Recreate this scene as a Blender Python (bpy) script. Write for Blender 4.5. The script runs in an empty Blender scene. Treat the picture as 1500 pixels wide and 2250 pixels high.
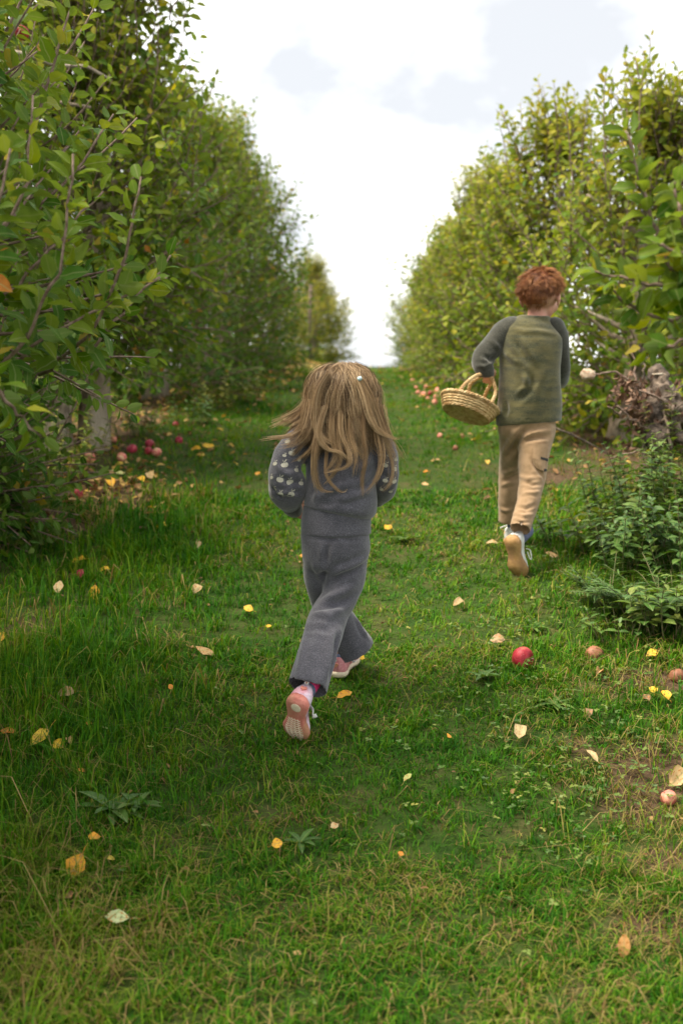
import bpy, bmesh, math, random
import numpy as np
from mathutils import Vector, Matrix, noise
from mathutils.bvhtree import BVHTree

C = bpy.context.scene.collection
R = math.radians
# ------------------------------------------------------------------ camera, sky, sun, exposure
F = 35.0 / 36.0 * 2250.0            # focal length in photograph pixels
CAM_H = 1.47
PITCH = math.atan(225.0 / F)
cam_d = bpy.data.cameras.new('camera'); cam = bpy.data.objects.new('camera', cam_d); C.objects.link(cam)
cam.location = (0, 0, CAM_H); cam.rotation_euler = (R(90) - PITCH, 0, 0)
cam_d.sensor_fit = 'VERTICAL'; cam_d.sensor_height = 36; cam_d.sensor_width = 24; cam_d.lens = 35
cam_d.clip_start = 0.05; cam_d.clip_end = 2000
cam_d.dof.use_dof = True; cam_d.dof.focus_distance = 2.95; cam_d.dof.aperture_fstop = 2.6
bpy.context.scene.camera = cam

SUN_DIR = Vector((-0.47, -0.06, 0.86)).normalized()     # towards the sun
SUN_EL = math.asin(SUN_DIR.z); SUN_AZ = math.atan2(SUN_DIR.x, SUN_DIR.y)
world = bpy.data.worlds.new('World'); bpy.context.scene.world = world; world.use_nodes = True
nt = world.node_tree; nt.nodes.clear()
def wn(t, **k):
    n = nt.nodes.new(t)
    for a, b in k.items(): setattr(n, a, b)
    return n
w_out = wn('ShaderNodeOutputWorld'); w_bg = wn('ShaderNodeBackground')
sky = wn('ShaderNodeTexSky', sky_type='NISHITA', sun_disc=False, sun_elevation=SUN_EL, sun_rotation=SUN_AZ)
sky.air_density = 1.0; sky.dust_density = 2.0; sky.ozone_density = 1.0
tc = wn('ShaderNodeTexCoord')
mp = wn('ShaderNodeMapping'); mp.inputs['Scale'].default_value = (1.0, 1.0, 1.7); mp.inputs['Location'].default_value = (0.35, 0.2, 0.1)
nz = wn('ShaderNodeTexNoise'); nz.inputs['Scale'].default_value = 2.3; nz.inputs['Detail'].default_value = 6; nz.inputs['Roughness'].default_value = 0.5
rp = wn('ShaderNodeValToRGB'); rp.color_ramp.elements[0].position = 0.40; rp.color_ramp.elements[1].position = 0.70
mx = wn('ShaderNodeMix', data_type='RGBA'); mx.clamp_factor = True
veil = wn('ShaderNodeMix', data_type='RGBA'); veil.inputs['Factor'].default_value = 0.90
veil.inputs['B'].default_value = (3.5, 3.56, 3.64, 1)          # thin bright high cloud over the blue
mx.inputs['B'].default_value = (12.5, 12.4, 12.0, 1)           # white cloud
L = nt.links.new
L(tc.outputs['Generated'], mp.inputs['Vector']); L(mp.outputs['Vector'], nz.inputs['Vector']); L(nz.outputs['Fac'], rp.inputs['Fac'])
L(sky.outputs['Color'], veil.inputs['A']); L(veil.outputs['Result'], mx.inputs['A']); L(rp.outputs['Color'], mx.inputs['Factor'])
L(mx.outputs['Result'], w_bg.inputs['Color']); w_bg.inputs['Strength'].default_value = 0.085
L(w_bg.outputs['Background'], w_out.inputs['Surface'])

sun_d = bpy.data.lights.new('sun', 'SUN'); sun = bpy.data.objects.new('sun', sun_d); C.objects.link(sun)
sun_d.energy = 2.8; sun_d.angle = R(28); sun_d.color = (1.0, 0.90, 0.74)
sun.rotation_euler = SUN_DIR.to_track_quat('Z', 'Y').to_euler(); sun.location = (-8, 2, 12)
vs = bpy.context.scene.view_settings
vs.view_transform = 'Standard'; vs.look = 'None'; vs.gamma = 1; vs.exposure = 1.65; vs.use_curve_mapping = False
bpy.context.scene.cycles.max_bounces = 6
bpy.context.scene.cycles.diffuse_bounces = 3
bpy.context.scene.cycles.transmission_bounces = 4

# ------------------------------------------------------------------ helpers
def at(px, py, d):
    """point at depth d (metres ahead) seen at photograph pixel px, py"""
    a = (px - 750) / F; b = (1125 - py) / F
    dy = math.cos(PITCH) + b * math.sin(PITCH); dz = -math.sin(PITCH) + b * math.cos(PITCH)
    t = d / dy
    return Vector((a * t, d, CAM_H + dz * t))
def to_px(P):
    P = np.asarray(P, float); v = P - np.array([0, 0, CAM_H])
    fw = v[..., 1] * math.cos(PITCH) - v[..., 2] * math.sin(PITCH)
    up = v[..., 1] * math.sin(PITCH) + v[..., 2] * math.cos(PITCH)
    fw = np.maximum(fw, 1e-3)
    return 750 + F * v[..., 0] / fw, 1125 - F * up / fw, fw
PROF = np.array([(-40, -6.0), (-20, -3.3), (-5, -.93), (0, 0), (1.5, .285), (3.15, .60), (4.5, .85), (8, 1.42), (14, 1.95), (22, 2.33),
                 (30, 2.42), (45, 1.9), (80, -2), (200, -25), (500, -90)], float)
def _pchip(x):
    X, Y = PROF[:, 0], PROF[:, 1]; h = np.diff(X); s = np.diff(Y) / h
    m = np.zeros_like(X); m[0] = s[0]; m[-1] = s[-1]
    for i in range(1, len(X) - 1):
        if s[i-1] * s[i] > 0:
            w1 = 2 * h[i] + h[i-1]; w2 = h[i] + 2 * h[i-1]
            m[i] = (w1 + w2) / (w1 / s[i-1] + w2 / s[i])
    x = np.clip(x, X[0], X[-1]); i = np.clip(np.searchsorted(X, x) - 1, 0, len(X) - 2)
    t = (x - X[i]) / h[i]
    return ((2*t**3 - 3*t**2 + 1) * Y[i] + (t**3 - 2*t**2 + t) * h[i] * m[i] + (-2*t**3 + 3*t**2) * Y[i+1] + (t**3 - t**2) * h[i] * m[i+1])
def row_left(d): return -1.93 + .045 * d
def row_right(d): return 1.5 + .022 * d
def ground_z(x, y):
    x = np.asarray(x, float); y = np.asarray(y, float)
    z = _pchip(y)
    z = z + .012*np.sin(2.1*x + 1.3*y) + .009*np.sin(3.7*x - 2.3*y + 1) + .005*np.sin(7.3*x + 5.1*y)
    z = z + .07*np.exp(-((x - row_left(y))/.5)**2) + .06*np.exp(-((x - row_right(y))/.5)**2)
    z = z + .16/(1 + np.exp(-(y - 17)/2.0)) * np.exp(-((x - row_left(y) - .1)/.9)**2)
    return z
def gz(x, y): return float(ground_z(x, y))
def on_ground(px, py):
    d = 0.8
    while d < 40:
        p = at(px, py, d)
        if p.z <= gz(p.x, p.y):
            break
        d += 0.02
    p = at(px, py, d); return Vector((p.x, p.y, gz(p.x, p.y)))

def tag(o, label=None, cat=None, group=None, kind=None):
    if label: o['label'] = label
    if cat: o['category'] = cat
    if group: o['group'] = group
    if kind: o['kind'] = kind
    return o
def empty(name, loc, label=None, cat=None, group=None):
    o = bpy.data.objects.new(name, None); C.objects.link(o); o.location = loc; o.empty_display_size = .1
    return tag(o, label, cat, group)
def link(name, me, m=None, parent=None, world=True):
    """link mesh as ONE object; world=True: mesh data is in world space and gets parented to thing without moving"""
    o = bpy.data.objects.new(name, me); C.objects.link(o)
    if m is not None and not me.materials: me.materials.append(m)
    if parent is not None:
        o.parent = parent
        if world: o.matrix_parent_inverse = mw(parent).inverted()
    return o
def mw(o):
    M = o.matrix_basis.copy()
    return mw(o.parent) @ o.matrix_parent_inverse @ M if o.parent else M
def fast_mesh(name, V, Fc, attrs=None, smooth=True):
    """Fc: (m,k) array of k-gons"""
    V = np.ascontiguousarray(V, np.float32); Fc = np.ascontiguousarray(Fc, np.int32)
    me = bpy.data.meshes.new(name); m, k = Fc.shape
    me.vertices.add(len(V)); me.vertices.foreach_set('co', V.ravel())
    me.loops.add(m * k); me.loops.foreach_set('vertex_index', Fc.ravel())
    me.polygons.add(m); me.polygons.foreach_set('loop_start', np.arange(0, m * k, k, dtype=np.int32))
    me.polygons.foreach_set('use_smooth', np.full(m, smooth, dtype=bool))
    for n, a in (attrs or {}).items():
        at_ = me.attributes.new(n, 'FLOAT', 'POINT'); at_.data.foreach_set('value', np.ascontiguousarray(a, np.float32))
    me.update(calc_edges=True)
    return me
def bm_mesh(name, bm, smooth=True):
    bmesh.ops.recalc_face_normals(bm, faces=bm.faces[:])
    me = bpy.data.meshes.new(name); bm.to_mesh(me); bm.free()
    for p in me.polygons: p.use_smooth = smooth
    return me
class MB:
    """collects tubes and patches in numpy, all quads (tris doubled), builds ONE mesh"""
    def __init__(s): s.V = []; s.F = []; s.A = []; s.n = 0
    def add(s, V, Fq, a=0.0):
        V = np.asarray(V, float); Fq = np.asarray(Fq, int)
        if Fq.shape[1] == 4: Fq = np.vstack([Fq[:, [0, 1, 2]], Fq[:, [0, 2, 3]]])
        s.V.append(V); s.F.append(Fq + s.n); s.A.append(np.broadcast_to(np.asarray(a, float), (len(V),))); s.n += len(V)
    def tube(s, pts, radii, n=6, a=0.0, wob=0.0, rng=None, flat=1.0):
        P = np.asarray([tuple(p) for p in pts], float); k = len(P); r = np.broadcast_to(np.asarray(radii, float), (k,))
        T = np.gradient(P, axis=0); T /= np.linalg.norm(T, axis=1)[:, None] + 1e-9
        ref = np.array([0, 0, 1.0]) if abs(T[0, 2]) < .8 else np.array([1.0, 0, 0])
        X = np.cross(T, ref); X /= np.linalg.norm(X, axis=1)[:, None] + 1e-9; Y = np.cross(T, X)
        th = np.arange(n) * 2 * math.pi / n
        rr = r[:, None] * np.ones((1, n))
        if wob and rng is not None: rr = rr * (1 + wob * (rng.random((k, n)) - .5) * 2)
        V = P[:, None] + rr[..., None] * (np.cos(th)[None, :, None] * X[:, None] + flat * np.sin(th)[None, :, None] * Y[:, None])
        V = V.reshape(-1, 3)
        i = np.arange(k - 1)[:, None] * n; j = np.arange(n)[None]; j2 = (j + 1) % n
        Q = np.stack([i + j, i + j2, i + n + j2, i + n + j], -1).reshape(-1, 4)
        a_ = np.repeat(np.broadcast_to(np.asarray(a, float), (k,)), n)
        V = np.vstack([V, P[:1], P[-1:]]); c0, c1 = k*n, k*n + 1
        caps = [(c0, (q+1) % n, q, q) for q in range(n)] + [(c1, (k-1)*n + q, (k-1)*n + (q+1) % n, (k-1)*n + (q+1) % n) for q in range(n)]
        Fq = np.vstack([np.vstack([Q[:, [0, 1, 2]], Q[:, [0, 2, 3]]]), np.array(caps)[:, :3]])
        s.add(V, Fq, np.concatenate([a_, a_[:1], a_[-1:]]))
    def mesh(s, name, attr='tint', smooth=True):
        return fast_mesh(name, np.vstack(s.V), np.vstack(s.F), {attr: np.concatenate(s.A)}, smooth)

# ------------------------------------------------------------------ materials
def new_mat(name):
    m = bpy.data.materials.new(name); m.use_nodes = True; t = m.node_tree; t.nodes.clear()
    o = t.nodes.new('ShaderNodeOutputMaterial'); return m, t, o
def N(t, typ, ins=None, **k):
    n = t.nodes.new(typ)
    for a, b in k.items(): setattr(n, a, b)
    for a, b in (ins or {}).items(): n.inputs[a].default_value = b
    return n
def ramp(t, stops, interp='LINEAR'):
    r = t.nodes.new('ShaderNodeValToRGB'); cr = r.color_ramp; cr.interpolation = interp
    while len(cr.elements) < len(stops): cr.elements.new(.5)
    for e, (p, c) in zip(cr.elements, stops): e.position = p; e.color = (*c, 1)
    return r
def noise_mat(name, c1, c2, scale=30, rough=.7, bump=.2, bscale=None, detail=4, spec=.3, lo=.35, hi=.65, dist=.01, sheen=0.0, c3=None, scale3=4, stretch=(1, 1, 1)):
    m, t, o = new_mat(name)
    tc = N(t, 'ShaderNodeTexCoord'); mp = N(t, 'ShaderNodeMapping', {'Scale': stretch})
    n1 = N(t, 'ShaderNodeTexNoise', {'Scale': scale, 'Detail': detail})
    r = ramp(t, [(lo, c1), (hi, c2)])
    p = N(t, 'ShaderNodeBsdfPrincipled', {'Roughness': rough, 'Specular IOR Level': spec})
    if sheen: p.inputs['Sheen Weight'].default_value = sheen; p.inputs['Sheen Roughness'].default_value = .6
    l = t.links.new
    l(tc.outputs['Object'], mp.inputs['Vector']); l(mp.outputs['Vector'], n1.inputs['Vector']); l(n1.outputs['Fac'], r.inputs['Fac'])
    col = r.outputs['Color']
    if c3 is not None:
        n3 = N(t, 'ShaderNodeTexNoise', {'Scale': scale3, 'Detail': 3}); r3 = ramp(t, [(.45, (0, 0, 0)), (.65, (1, 1, 1))])
        mx = N(t, 'ShaderNodeMix', data_type='RGBA'); mx.inputs['B'].default_value = (*c3, 1)
        l(mp.outputs['Vector'], n3.inputs['Vector']); l(n3.outputs['Fac'], r3.inputs['Fac']); l(r3.outputs['Color'], mx.inputs['Factor']); l(col, mx.inputs['A']); col = mx.outputs['Result']
    l(col, p.inputs['Base Color'])
    if bump:
        n2 = N(t, 'ShaderNodeTexNoise', {'Scale': bscale or scale * 1.5, 'Detail': 5}); b = N(t, 'ShaderNodeBump', {'Strength': bump, 'Distance': dist})
        l(mp.outputs['Vector'], n2.inputs['Vector']); l(n2.outputs['Fac'], b.inputs['Height']); l(b.outputs['Normal'], p.inputs['Normal'])
    l(p.outputs['BSDF'], o.inputs['Surface'])
    return m
def tint_mat(name, stops, rough=.5, spec=.4, trans=0.0, back=None, rib=False, attr='tint', spots=None):
    """colour read from each piece's own 'tint' attribute; optional translucency, paler underside and midrib"""
    m, t, o = new_mat(name); l = t.links.new
    a = N(t, 'ShaderNodeAttribute', attribute_name=attr); r = ramp(t, stops); l(a.outputs['Fac'], r.inputs['Fac']); col = r.outputs['Color']
    tc = N(t, 'ShaderNodeTexCoord'); n1 = N(t, 'ShaderNodeTexNoise', {'Scale': 55, 'Detail': 3})
    l(tc.outputs['Object'], n1.inputs['Vector'])
    h = N(t, 'ShaderNodeMapRange', {'From Min': .3, 'From Max': .7, 'To Min': .78, 'To Max': 1.22}); l(n1.outputs['Fac'], h.inputs['Value'])
    mul = N(t, 'ShaderNodeMix', data_type='RGBA', blend_type='MULTIPLY'); mul.inputs['Factor'].default_value = 1
    l(col, mul.inputs['A']); l(h.outputs['Result'], mul.inputs['B']); col = mul.outputs['Result']
    if spots:
        n3 = N(t, 'ShaderNodeTexNoise', {'Scale': 160, 'Detail': 2}); r3 = ramp(t, [(.56, (0, 0, 0)), (.64, (1, 1, 1))])
        mx = N(t, 'ShaderNodeMix', data_type='RGBA'); mx.inputs['B'].default_value = (*spots, 1)
        l(tc.outputs['Object'], n3.inputs['Vector']); l(n3.outputs['Fac'], r3.inputs['Fac']); l(r3.outputs['Color'], mx.inputs['Factor']); l(col, mx.inputs['A']); col = mx.outputs['Result']
    if rib:
        ar = N(t, 'ShaderNodeAttribute', attribute_name='rib'); rr = ramp(t, [(.03, (1, 1, 1)), (.13, (0, 0, 0))]); l(ar.outputs['Fac'], rr.inputs['Fac'])
        mx = N(t, 'ShaderNodeMix', data_type='RGBA'); mx.inputs['B'].default_value = (.25, .27, .11, 1)
        f = N(t, 'ShaderNodeMath', operation='MULTIPLY'); f.inputs[1].default_value = .55
        l(rr.outputs['Color'], f.inputs[0]); l(f.outputs[0], mx.inputs['Factor']); l(col, mx.inputs['A']); col = mx.outputs['Result']
    if back:
        g = N(t, 'ShaderNodeNewGeometry'); mx = N(t, 'ShaderNodeMix', data_type='RGBA'); mx.inputs['B'].default_value = (*back, 1)
        f = N(t, 'ShaderNodeMath', operation='MULTIPLY'); f.inputs[1].default_value = .6
        l(g.outputs['Backfacing'], f.inputs[0]); l(f.outputs[0], mx.inputs['Factor']); l(col, mx.inputs['A']); col = mx.outputs['Result']
    p = N(t, 'ShaderNodeBsdfPrincipled', {'Roughness': rough, 'Specular IOR Level': spec}); l(col, p.inputs['Base Color'])
    surf = p.outputs['BSDF']
    if trans:
        tr = N(t, 'ShaderNodeBsdfTranslucent'); ms = N(t, 'ShaderNodeMixShader'); ms.inputs['Fac'].default_value = trans
        hs = N(t, 'ShaderNodeHueSaturation', {'Hue': .485, 'Saturation': 1.15, 'Value': 1.5}); l(col, hs.inputs['Color']); l(hs.outputs['Color'], tr.inputs['Color'])
        l(surf, ms.inputs[1]); l(tr.outputs['BSDF'], ms.inputs[2]); surf = ms.outputs[0]
    l(surf, o.inputs['Surface'])
    return m
M = {}
M['leaf'] = tint_mat('apple_leaf', [(0, (.024, .074, .010)), (.30, (.052, .125, .010)), (.60, (.140, .195, .012)), (.84, (.31, .30, .026)), (.93, (.38, .29, .04)), (1, (.34, .13, .02))],
                     rough=.6, spec=.14, trans=.36, back=(.13, .19, .05), rib=True)
M['grass'] = tint_mat('grass_blade', [(0, (.016, .080, .005)), (.35, (.050, .165, .007)), (.62, (.120, .210, .010)), (.78, (.20, .18, .04)), (.9, (.30, .22, .09)), (1, (.13, .075, .03))], rough=.65, spec=.1, trans=.28)
M['weed'] = tint_mat('weed_leaf', [(0, (.030, .075, .022)), (.4, (.060, .135, .020)), (.7, (.14, .20, .03)), (1, (.34, .30, .06))], rough=.5, spec=.35, trans=.25, rib=True)
M['litter'] = tint_mat('leaf_litter', [(0, (.10, .05, .025)), (.35, (.22, .12, .05)), (.7, (.38, .24, .10)), (1, (.55, .36, .06))], rough=.7, spec=.2, trans=.15)
M['stem'] = noise_mat('green_stem', (.06, .09, .025), (.14, .11, .05), 60, .7, .2, 80)
M['bark'] = noise_mat('apple_bark', (.10, .075, .055), (.33, .26, .19), 26, .9, .8, 40, c3=(.36, .31, .24), scale3=6, stretch=(1, 1, .35), dist=.02)
M['twig'] = noise_mat('twig_bark', (.11, .07, .05), (.24, .17, .13), 60, .75, .3, 80)
# ------------------------------------------------------------------ ground, dirt, grass
DIRT = [(on_ground(*p), rx, ry, s) for p, rx, ry, s in [((1225, 1040), .55, .45, .62), ((1470, 1690), .20, .17, 1.1), ((1390, 1770), .16, .10, .8), ((1440, 1500), .20, .14, .9), ((1270, 1650), .12, .10, .7),
        ((230, 1088), .33, .30, 1.1), ((130, 1150), .25, .22, .9), ((60, 1370), .12, .18, .7), ((1440, 2050), .12, .09, .9), ((1460, 1890), .12, .08, .8), ((1130, 1470+150), .10, .06, .6),
        ((1150, 1850), .16, .05, .55), ((80, 1990), .13, .05, .5), ((860, 1960), .12, .05, .45), ((180, 2130), .12, .05, .5), ((1080, 2080), .10, .05, .5)]]
def sinnoise(x, y, s, ph=0.0):
    return (np.sin(s*1.0*x + s*.6*y + ph) + np.sin(s*1.7*x - s*1.1*y + 2.1 + ph) + np.sin(-s*.7*x + s*2.1*y + 4.2 + ph) + .7*np.sin(s*3.1*x + s*2.7*y + 1.3*ph)) / 3.7
def dirt_at(x, y):
    x = np.asarray(x, float); y = np.asarray(y, float); v = np.zeros_like(x)
    for p, rx, ry, s in DIRT: v = np.maximum(v, s * np.exp(-((x - p.x)/rx)**2 - ((y - p.y)/ry)**2))
    fl = 1/(1 + np.exp(-(y - 4.3)/.4))
    v = np.maximum(v, .95 * fl * np.exp(-((x - row_left(y) + .08)/.40)**2))
    v = np.maximum(v, .8 * fl * np.exp(-((x - row_right(y) - .10)/.34)**2))
    return np.clip(v + .16 * sinnoise(x, y, 6.0) * (v > .12), 0, 1)
def axis(lo, hi, step, far_lo, far_hi):
    a = list(np.arange(lo, hi + 1e-6, step)); s = step
    while a[-1] < far_hi: s *= 1.35; a.append(a[-1] + s)
    s = step
    while a[0] > far_lo: s *= 1.35; a.insert(0, a[0] - s)
    return np.array(a)
xs = axis(-3.6, 4.2, .075, -300, 300); ys = axis(.9, 13, .085, -30, 420)
GX, GY = np.meshgrid(xs, ys); GZ = ground_z(GX, GY)
nx, ny = len(xs), len(ys)
ii = (np.arange(ny - 1)[:, None] * nx + np.arange(nx - 1)[None])
Fg = np.stack([ii, ii + 1, ii + nx + 1, ii + nx], -1).reshape(-1, 4)
DG = dirt_at(GX, GY)
GZ = GZ + DG * .012 * sinnoise(GX, GY, 19)
me = fast_mesh('ground', np.stack([GX, GY, GZ], -1).reshape(-1, 3), Fg, {'dirt': DG.ravel()})
m, t, o = new_mat('orchard_ground'); l = t.links.new
a = N(t, 'ShaderNodeAttribute', attribute_name='dirt'); tcg = N(t, 'ShaderNodeTexCoord')
n1 = N(t, 'ShaderNodeTexNoise', {'Scale': 9, 'Detail': 6}); n2 = N(t, 'ShaderNodeTexNoise', {'Scale': 70, 'Detail': 5})
r1 = ramp(t, [(.3, (.024, .056, .009)), (.55, (.045, .066, .014)), (.75, (.080, .066, .028))])
r2 = ramp(t, [(.3, (.040, .026, .016)), (.6, (.095, .062, .036)), (.8, (.16, .11, .065))])
mxg = N(t, 'ShaderNodeMix', data_type='RGBA'); pg = N(t, 'ShaderNodeBsdfPrincipled', {'Roughness': .95, 'Specular IOR Level': .1})
bg = N(t, 'ShaderNodeBump', {'Strength': .7, 'Distance': .02})
ad = N(t, 'ShaderNodeMapRange', {'From Min': .3, 'From Max': .6}); l(a.outputs['Fac'], ad.inputs['Value'])
l(tcg.outputs['Object'], n1.inputs['Vector']); l(tcg.outputs['Object'], n2.inputs['Vector'])
l(n1.outputs['Fac'], r1.inputs['Fac']); l(n2.outputs['Fac'], r2.inputs['Fac'])
l(r1.outputs['Color'], mxg.inputs['A']); l(r2.outputs['Color'], mxg.inputs['B']); l(ad.outputs['Result'], mxg.inputs['Factor'])
l(mxg.outputs['Result'], pg.inputs['Base Color']); l(n2.outputs['Fac'], bg.inputs['Height']); l(bg.outputs['Normal'], pg.inputs['Normal']); l(pg.outputs['BSDF'], o.inputs['Surface'])
tag(link('ground', me, m), kind='structure', label='sloping orchard soil under the mown lane')

rng = np.random.default_rng(7)
def blades(P, H, W, yaw, lean, tint, seg):
    """P (n,3) -> grass blade mesh arrays; seg 2: bent blade of 3 triangles, seg 1: one triangle"""
    n = len(P); cx, sx = np.cos(yaw), np.sin(yaw)
    side = np.stack([-sx, cx, np.zeros(n)], 1); fw = np.stack([cx, sx, np.zeros(n)], 1); up = np.array([0, 0, 1.0])
    b0 = P - side * W[:, None]/2; b1 = P + side * W[:, None]/2
    tip = P + fw * (lean * H)[:, None] + up * (H * np.sqrt(np.clip(1.02 - .55*np.minimum(lean, 1.25)**2, .06, 1)))[:, None]
    if seg == 1:
        V = np.stack([b0, b1, tip], 1).reshape(-1, 3); Fc = np.arange(3*n).reshape(-1, 3); return V, Fc, np.repeat(tint, 3)
    mid = P + fw * (lean * H * .36)[:, None] + up * (H * .62)[:, None]
    m0 = mid - side * W[:, None]*.40; m1 = mid + side * W[:, None]*.40
    V = np.stack([b0, b1, m0, m1, tip], 1).reshape(-1, 3); i = (np.arange(n)*5)[:, None]
    Fc = np.concatenate([i + [[0, 1, 3]], i + [[0, 3, 2]], i + [[2, 3, 4]]], 0); return V, Fc, np.repeat(tint, 5)
Vs, Fs, As, off = [], [], [], 0
for lo, hi, n_t, seg in [(1.25, 2.2, 95000, 2), (2.2, 3.4, 95000, 2), (3.4, 5.4, 78000, 2), (5.4, 9, 80000, 1), (9, 15, 70000, 1), (15, 26, 60000, 1)]:
    nt_ = n_t//13; yc = np.sqrt(rng.uniform(lo**2, hi**2, nt_)); xc = rng.uniform(-1, 1, nt_) * (.36*yc + .55); ti = rng.integers(0, nt_, n_t); sp_ = .010 + .006*yc/3
    loose = rng.random(n_t) < .35
    y = np.where(loose, np.sqrt(rng.uniform(lo**2, hi**2, n_t)), yc[ti] + rng.normal(0, 1, n_t)*sp_[ti]); x = np.where(loose, rng.uniform(-1, 1, n_t) * (.36*y + .55), xc[ti] + rng.normal(0, 1, n_t)*sp_[ti])
    t_h = np.where(loose, 1, np.exp(rng.normal(0, .30, nt_))[ti]); t_t = np.where(loose, 0, rng.normal(0, .12, nt_)[ti]); t_y = np.where(loose, 0, rng.uniform(0, 6.28, nt_)[ti])
    tuft = sinnoise(x, y, 23, 1.0)
    D = dirt_at(x, y)
    lane = np.exp(-((x - .15)/.62)**4)                                   # mown middle of the lane
    edge_l = np.exp(-((x + .95)/.34)**2) * (y < 5.5)
    keep = (rng.random(n_t) > D*.85) & (rng.random(n_t) < .70 + .45*tuft)
    x, y, D, tuft, lane, edge_l, t_h, t_t, t_y = (q[keep] for q in (x, y, D, tuft, lane, edge_l, t_h, t_t, t_y)); n = len(x)
    big = sinnoise(x, y, 2.3, .7); med = sinnoise(x, y, 7.5, 3.0)
    H = t_h * rng.uniform(.014, .038, n) * (1 + .6*(1 - lane)) * (1 + .35*tuft) * (1 + .5*edge_l) * np.where(y > 2.8, .82, .86)
    tall = rng.random(n) < .05 + .10*(1 - lane) + .15*edge_l; H = np.where(tall, H * rng.uniform(1.2, 1.8, n), H)
    W = rng.uniform(np.where(y < 2.6, .0018, .0022), np.where(y < 2.6, .0042, .0050), n) * np.maximum(1, y/3.0)**1.1
    lean = np.abs(rng.normal(.72, .46, n)) + .25*lane*rng.random(n) - .3*edge_l*rng.random(n)
    tint = .33 + t_t + .16*rng.normal(size=n) + .20*big + .15*med
    dry_p = np.clip(.17 + .30*big*lane*(y < 5) + .26*med*(y < 6) + .20*np.exp(-((y - 1.8)/.6)**2) + .9*D - .16*edge_l, .03, .85)
    dry = rng.random(n) < dry_p*.60
    tint = np.where(dry, rng.uniform(.66, 1.0, n), np.clip(tint, 0, .66))
    lean = np.where(dry, lean + .5, lean); H = np.where(dry, H*1.25, H); W = np.where(dry, W*.8, W)
    P = np.stack([x, y, ground_z(x, y) - .004], 1)
    V, Fc, A = blades(P, H, W, np.where(rng.random(n) < .6, t_y + rng.normal(0, .8, n), rng.uniform(0, 2*math.pi, n)), lean, tint, seg)
    Vs.append(V); Fs.append(Fc + off); As.append(A); off += len(V)
me = fast_mesh('grass', np.vstack(Vs), np.vstack(Fs), {'tint': np.concatenate(As)})
tag(link('grass', me, M['grass']), kind='stuff', label='mown green and straw coloured grass on the orchard lane')
# ------------------------------------------------------------------ leaves and apple trees
def leaf_template(detail, width=.56, arch=.28, fold=.16):
    if detail == 2: ts = [(.22, .78), (.48, 1.0), (.76, .74)]
    elif detail == 1: ts = [(.30, .88), (.68, .86)]
    else: ts = [(.46, 1.0)]
    V = [(0, 0, 0)]; rib = [0]
    for tt, w in ts:
        x = width/2*w; z = -arch*tt*tt
        V += [(-x, tt, z + fold*w*.5), (0, tt, z), (x, tt, z + fold*w*.5)]; rib += [1, 0, 1]
    V.append((0, 1, -arch)); rib.append(0); k = len(ts); Fc = [(0, 2, 1), (0, 3, 2)]
    for i in range(k - 1):
        a = 1 + 3*i; b = a + 3
        Fc += [(a, a+1, b+1), (a, b+1, b), (a+1, a+2, b+2), (a+1, b+2, b+1)]
    a = 1 + 3*(k - 1); tip = 3*k + 1
    Fc += [(a, a+1, tip), (a+1, a+2, tip)]
    return np.array(V, float), np.array(Fc), np.array(rib, float)
LT = {d: leaf_template(d) for d in (0, 1, 2)}
def norm(v): return v / (np.linalg.norm(v, axis=-1, keepdims=True) + 1e-9)
def leaf_frames(D, Nn):
    Y = norm(D); X = norm(np.cross(Y, Nn)); Z = np.cross(X, Y); return np.stack([X, Y, Z], 2)        # columns
def leaves_mesh(name, P, Fr, S, T, detail, tmpl=None):
    V, Fc, rib = tmpl or LT[detail]; n = len(P); k = len(V)
    W = np.einsum('nij,kj->nki', Fr, V) * S[:, None, None] + P[:, None]
    Fa = (Fc[None] + (np.arange(n)*k)[:, None, None]).reshape(-1, 3)
    return fast_mesh(name, W.reshape(-1, 3), Fa, {'tint': np.repeat(T, k), 'rib': np.tile(rib, n)})
def shoot_leaves(pts, rng, size, spacing, base_t):
    """leaves set spirally along a shoot; pts (k,3)"""
    seg = np.linalg.norm(np.diff(pts, axis=0), axis=1); L_ = seg.sum(); n = max(3, int(L_/spacing))
    cum = np.concatenate([[0], np.cumsum(seg)]); s = np.linspace(.10*L_, L_, n) + rng.normal(0, spacing*.2, n); s = np.clip(s, 0, L_)
    P = np.stack([np.interp(s, cum, pts[:, i]) for i in range(3)], 1)
    T = norm(np.stack([np.interp(s, cum, np.gradient(pts[:, i], cum)) for i in range(3)], 1))
    ref = norm(np.cross(T, np.array([.3, .9, .2]))); bi = np.cross(T, ref)
    ph = rng.uniform(0, 6.28) + np.arange(n)*2.4 + rng.normal(0, .35, n)
    rad = ref*np.cos(ph)[:, None] + bi*np.sin(ph)[:, None]
    f = s/L_; el = .45 + .75*f**2 + rng.normal(0, .25, n)
    D = norm(rad + T*el[:, None] + np.array([0, 0, -.12]) + rng.normal(0, .15, (n, 3)))
    Nn = norm(T*.45 + np.array([0, 0, .35]) + rad*.35*rng.normal(.3, 1, (n, 1)) + rng.normal(0, .50, (n, 3)))
    S = size * 1.12 * rng.uniform(.72, 1.18, n) * (1 - .35*f**3)
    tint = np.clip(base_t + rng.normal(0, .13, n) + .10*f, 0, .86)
    tint = np.where(rng.random(n) < .022, rng.uniform(.88, 1, n), tint)
    return P + D*S[:, None]*.18, D, Nn, S, tint
def curve_pts(p0, d0, length, k, rng, up=.25, wob=.10):
    P = [np.array(p0, float)]; d = norm(np.array(d0, float)); st = length/(k - 1)
    for _ in range(k - 1):
        d = norm(d + np.array([0, 0, up*st*2.2]) + rng.normal(0, wob, 3)*.5); P.append(P[-1] + d*st)
    return np.array(P)
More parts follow.
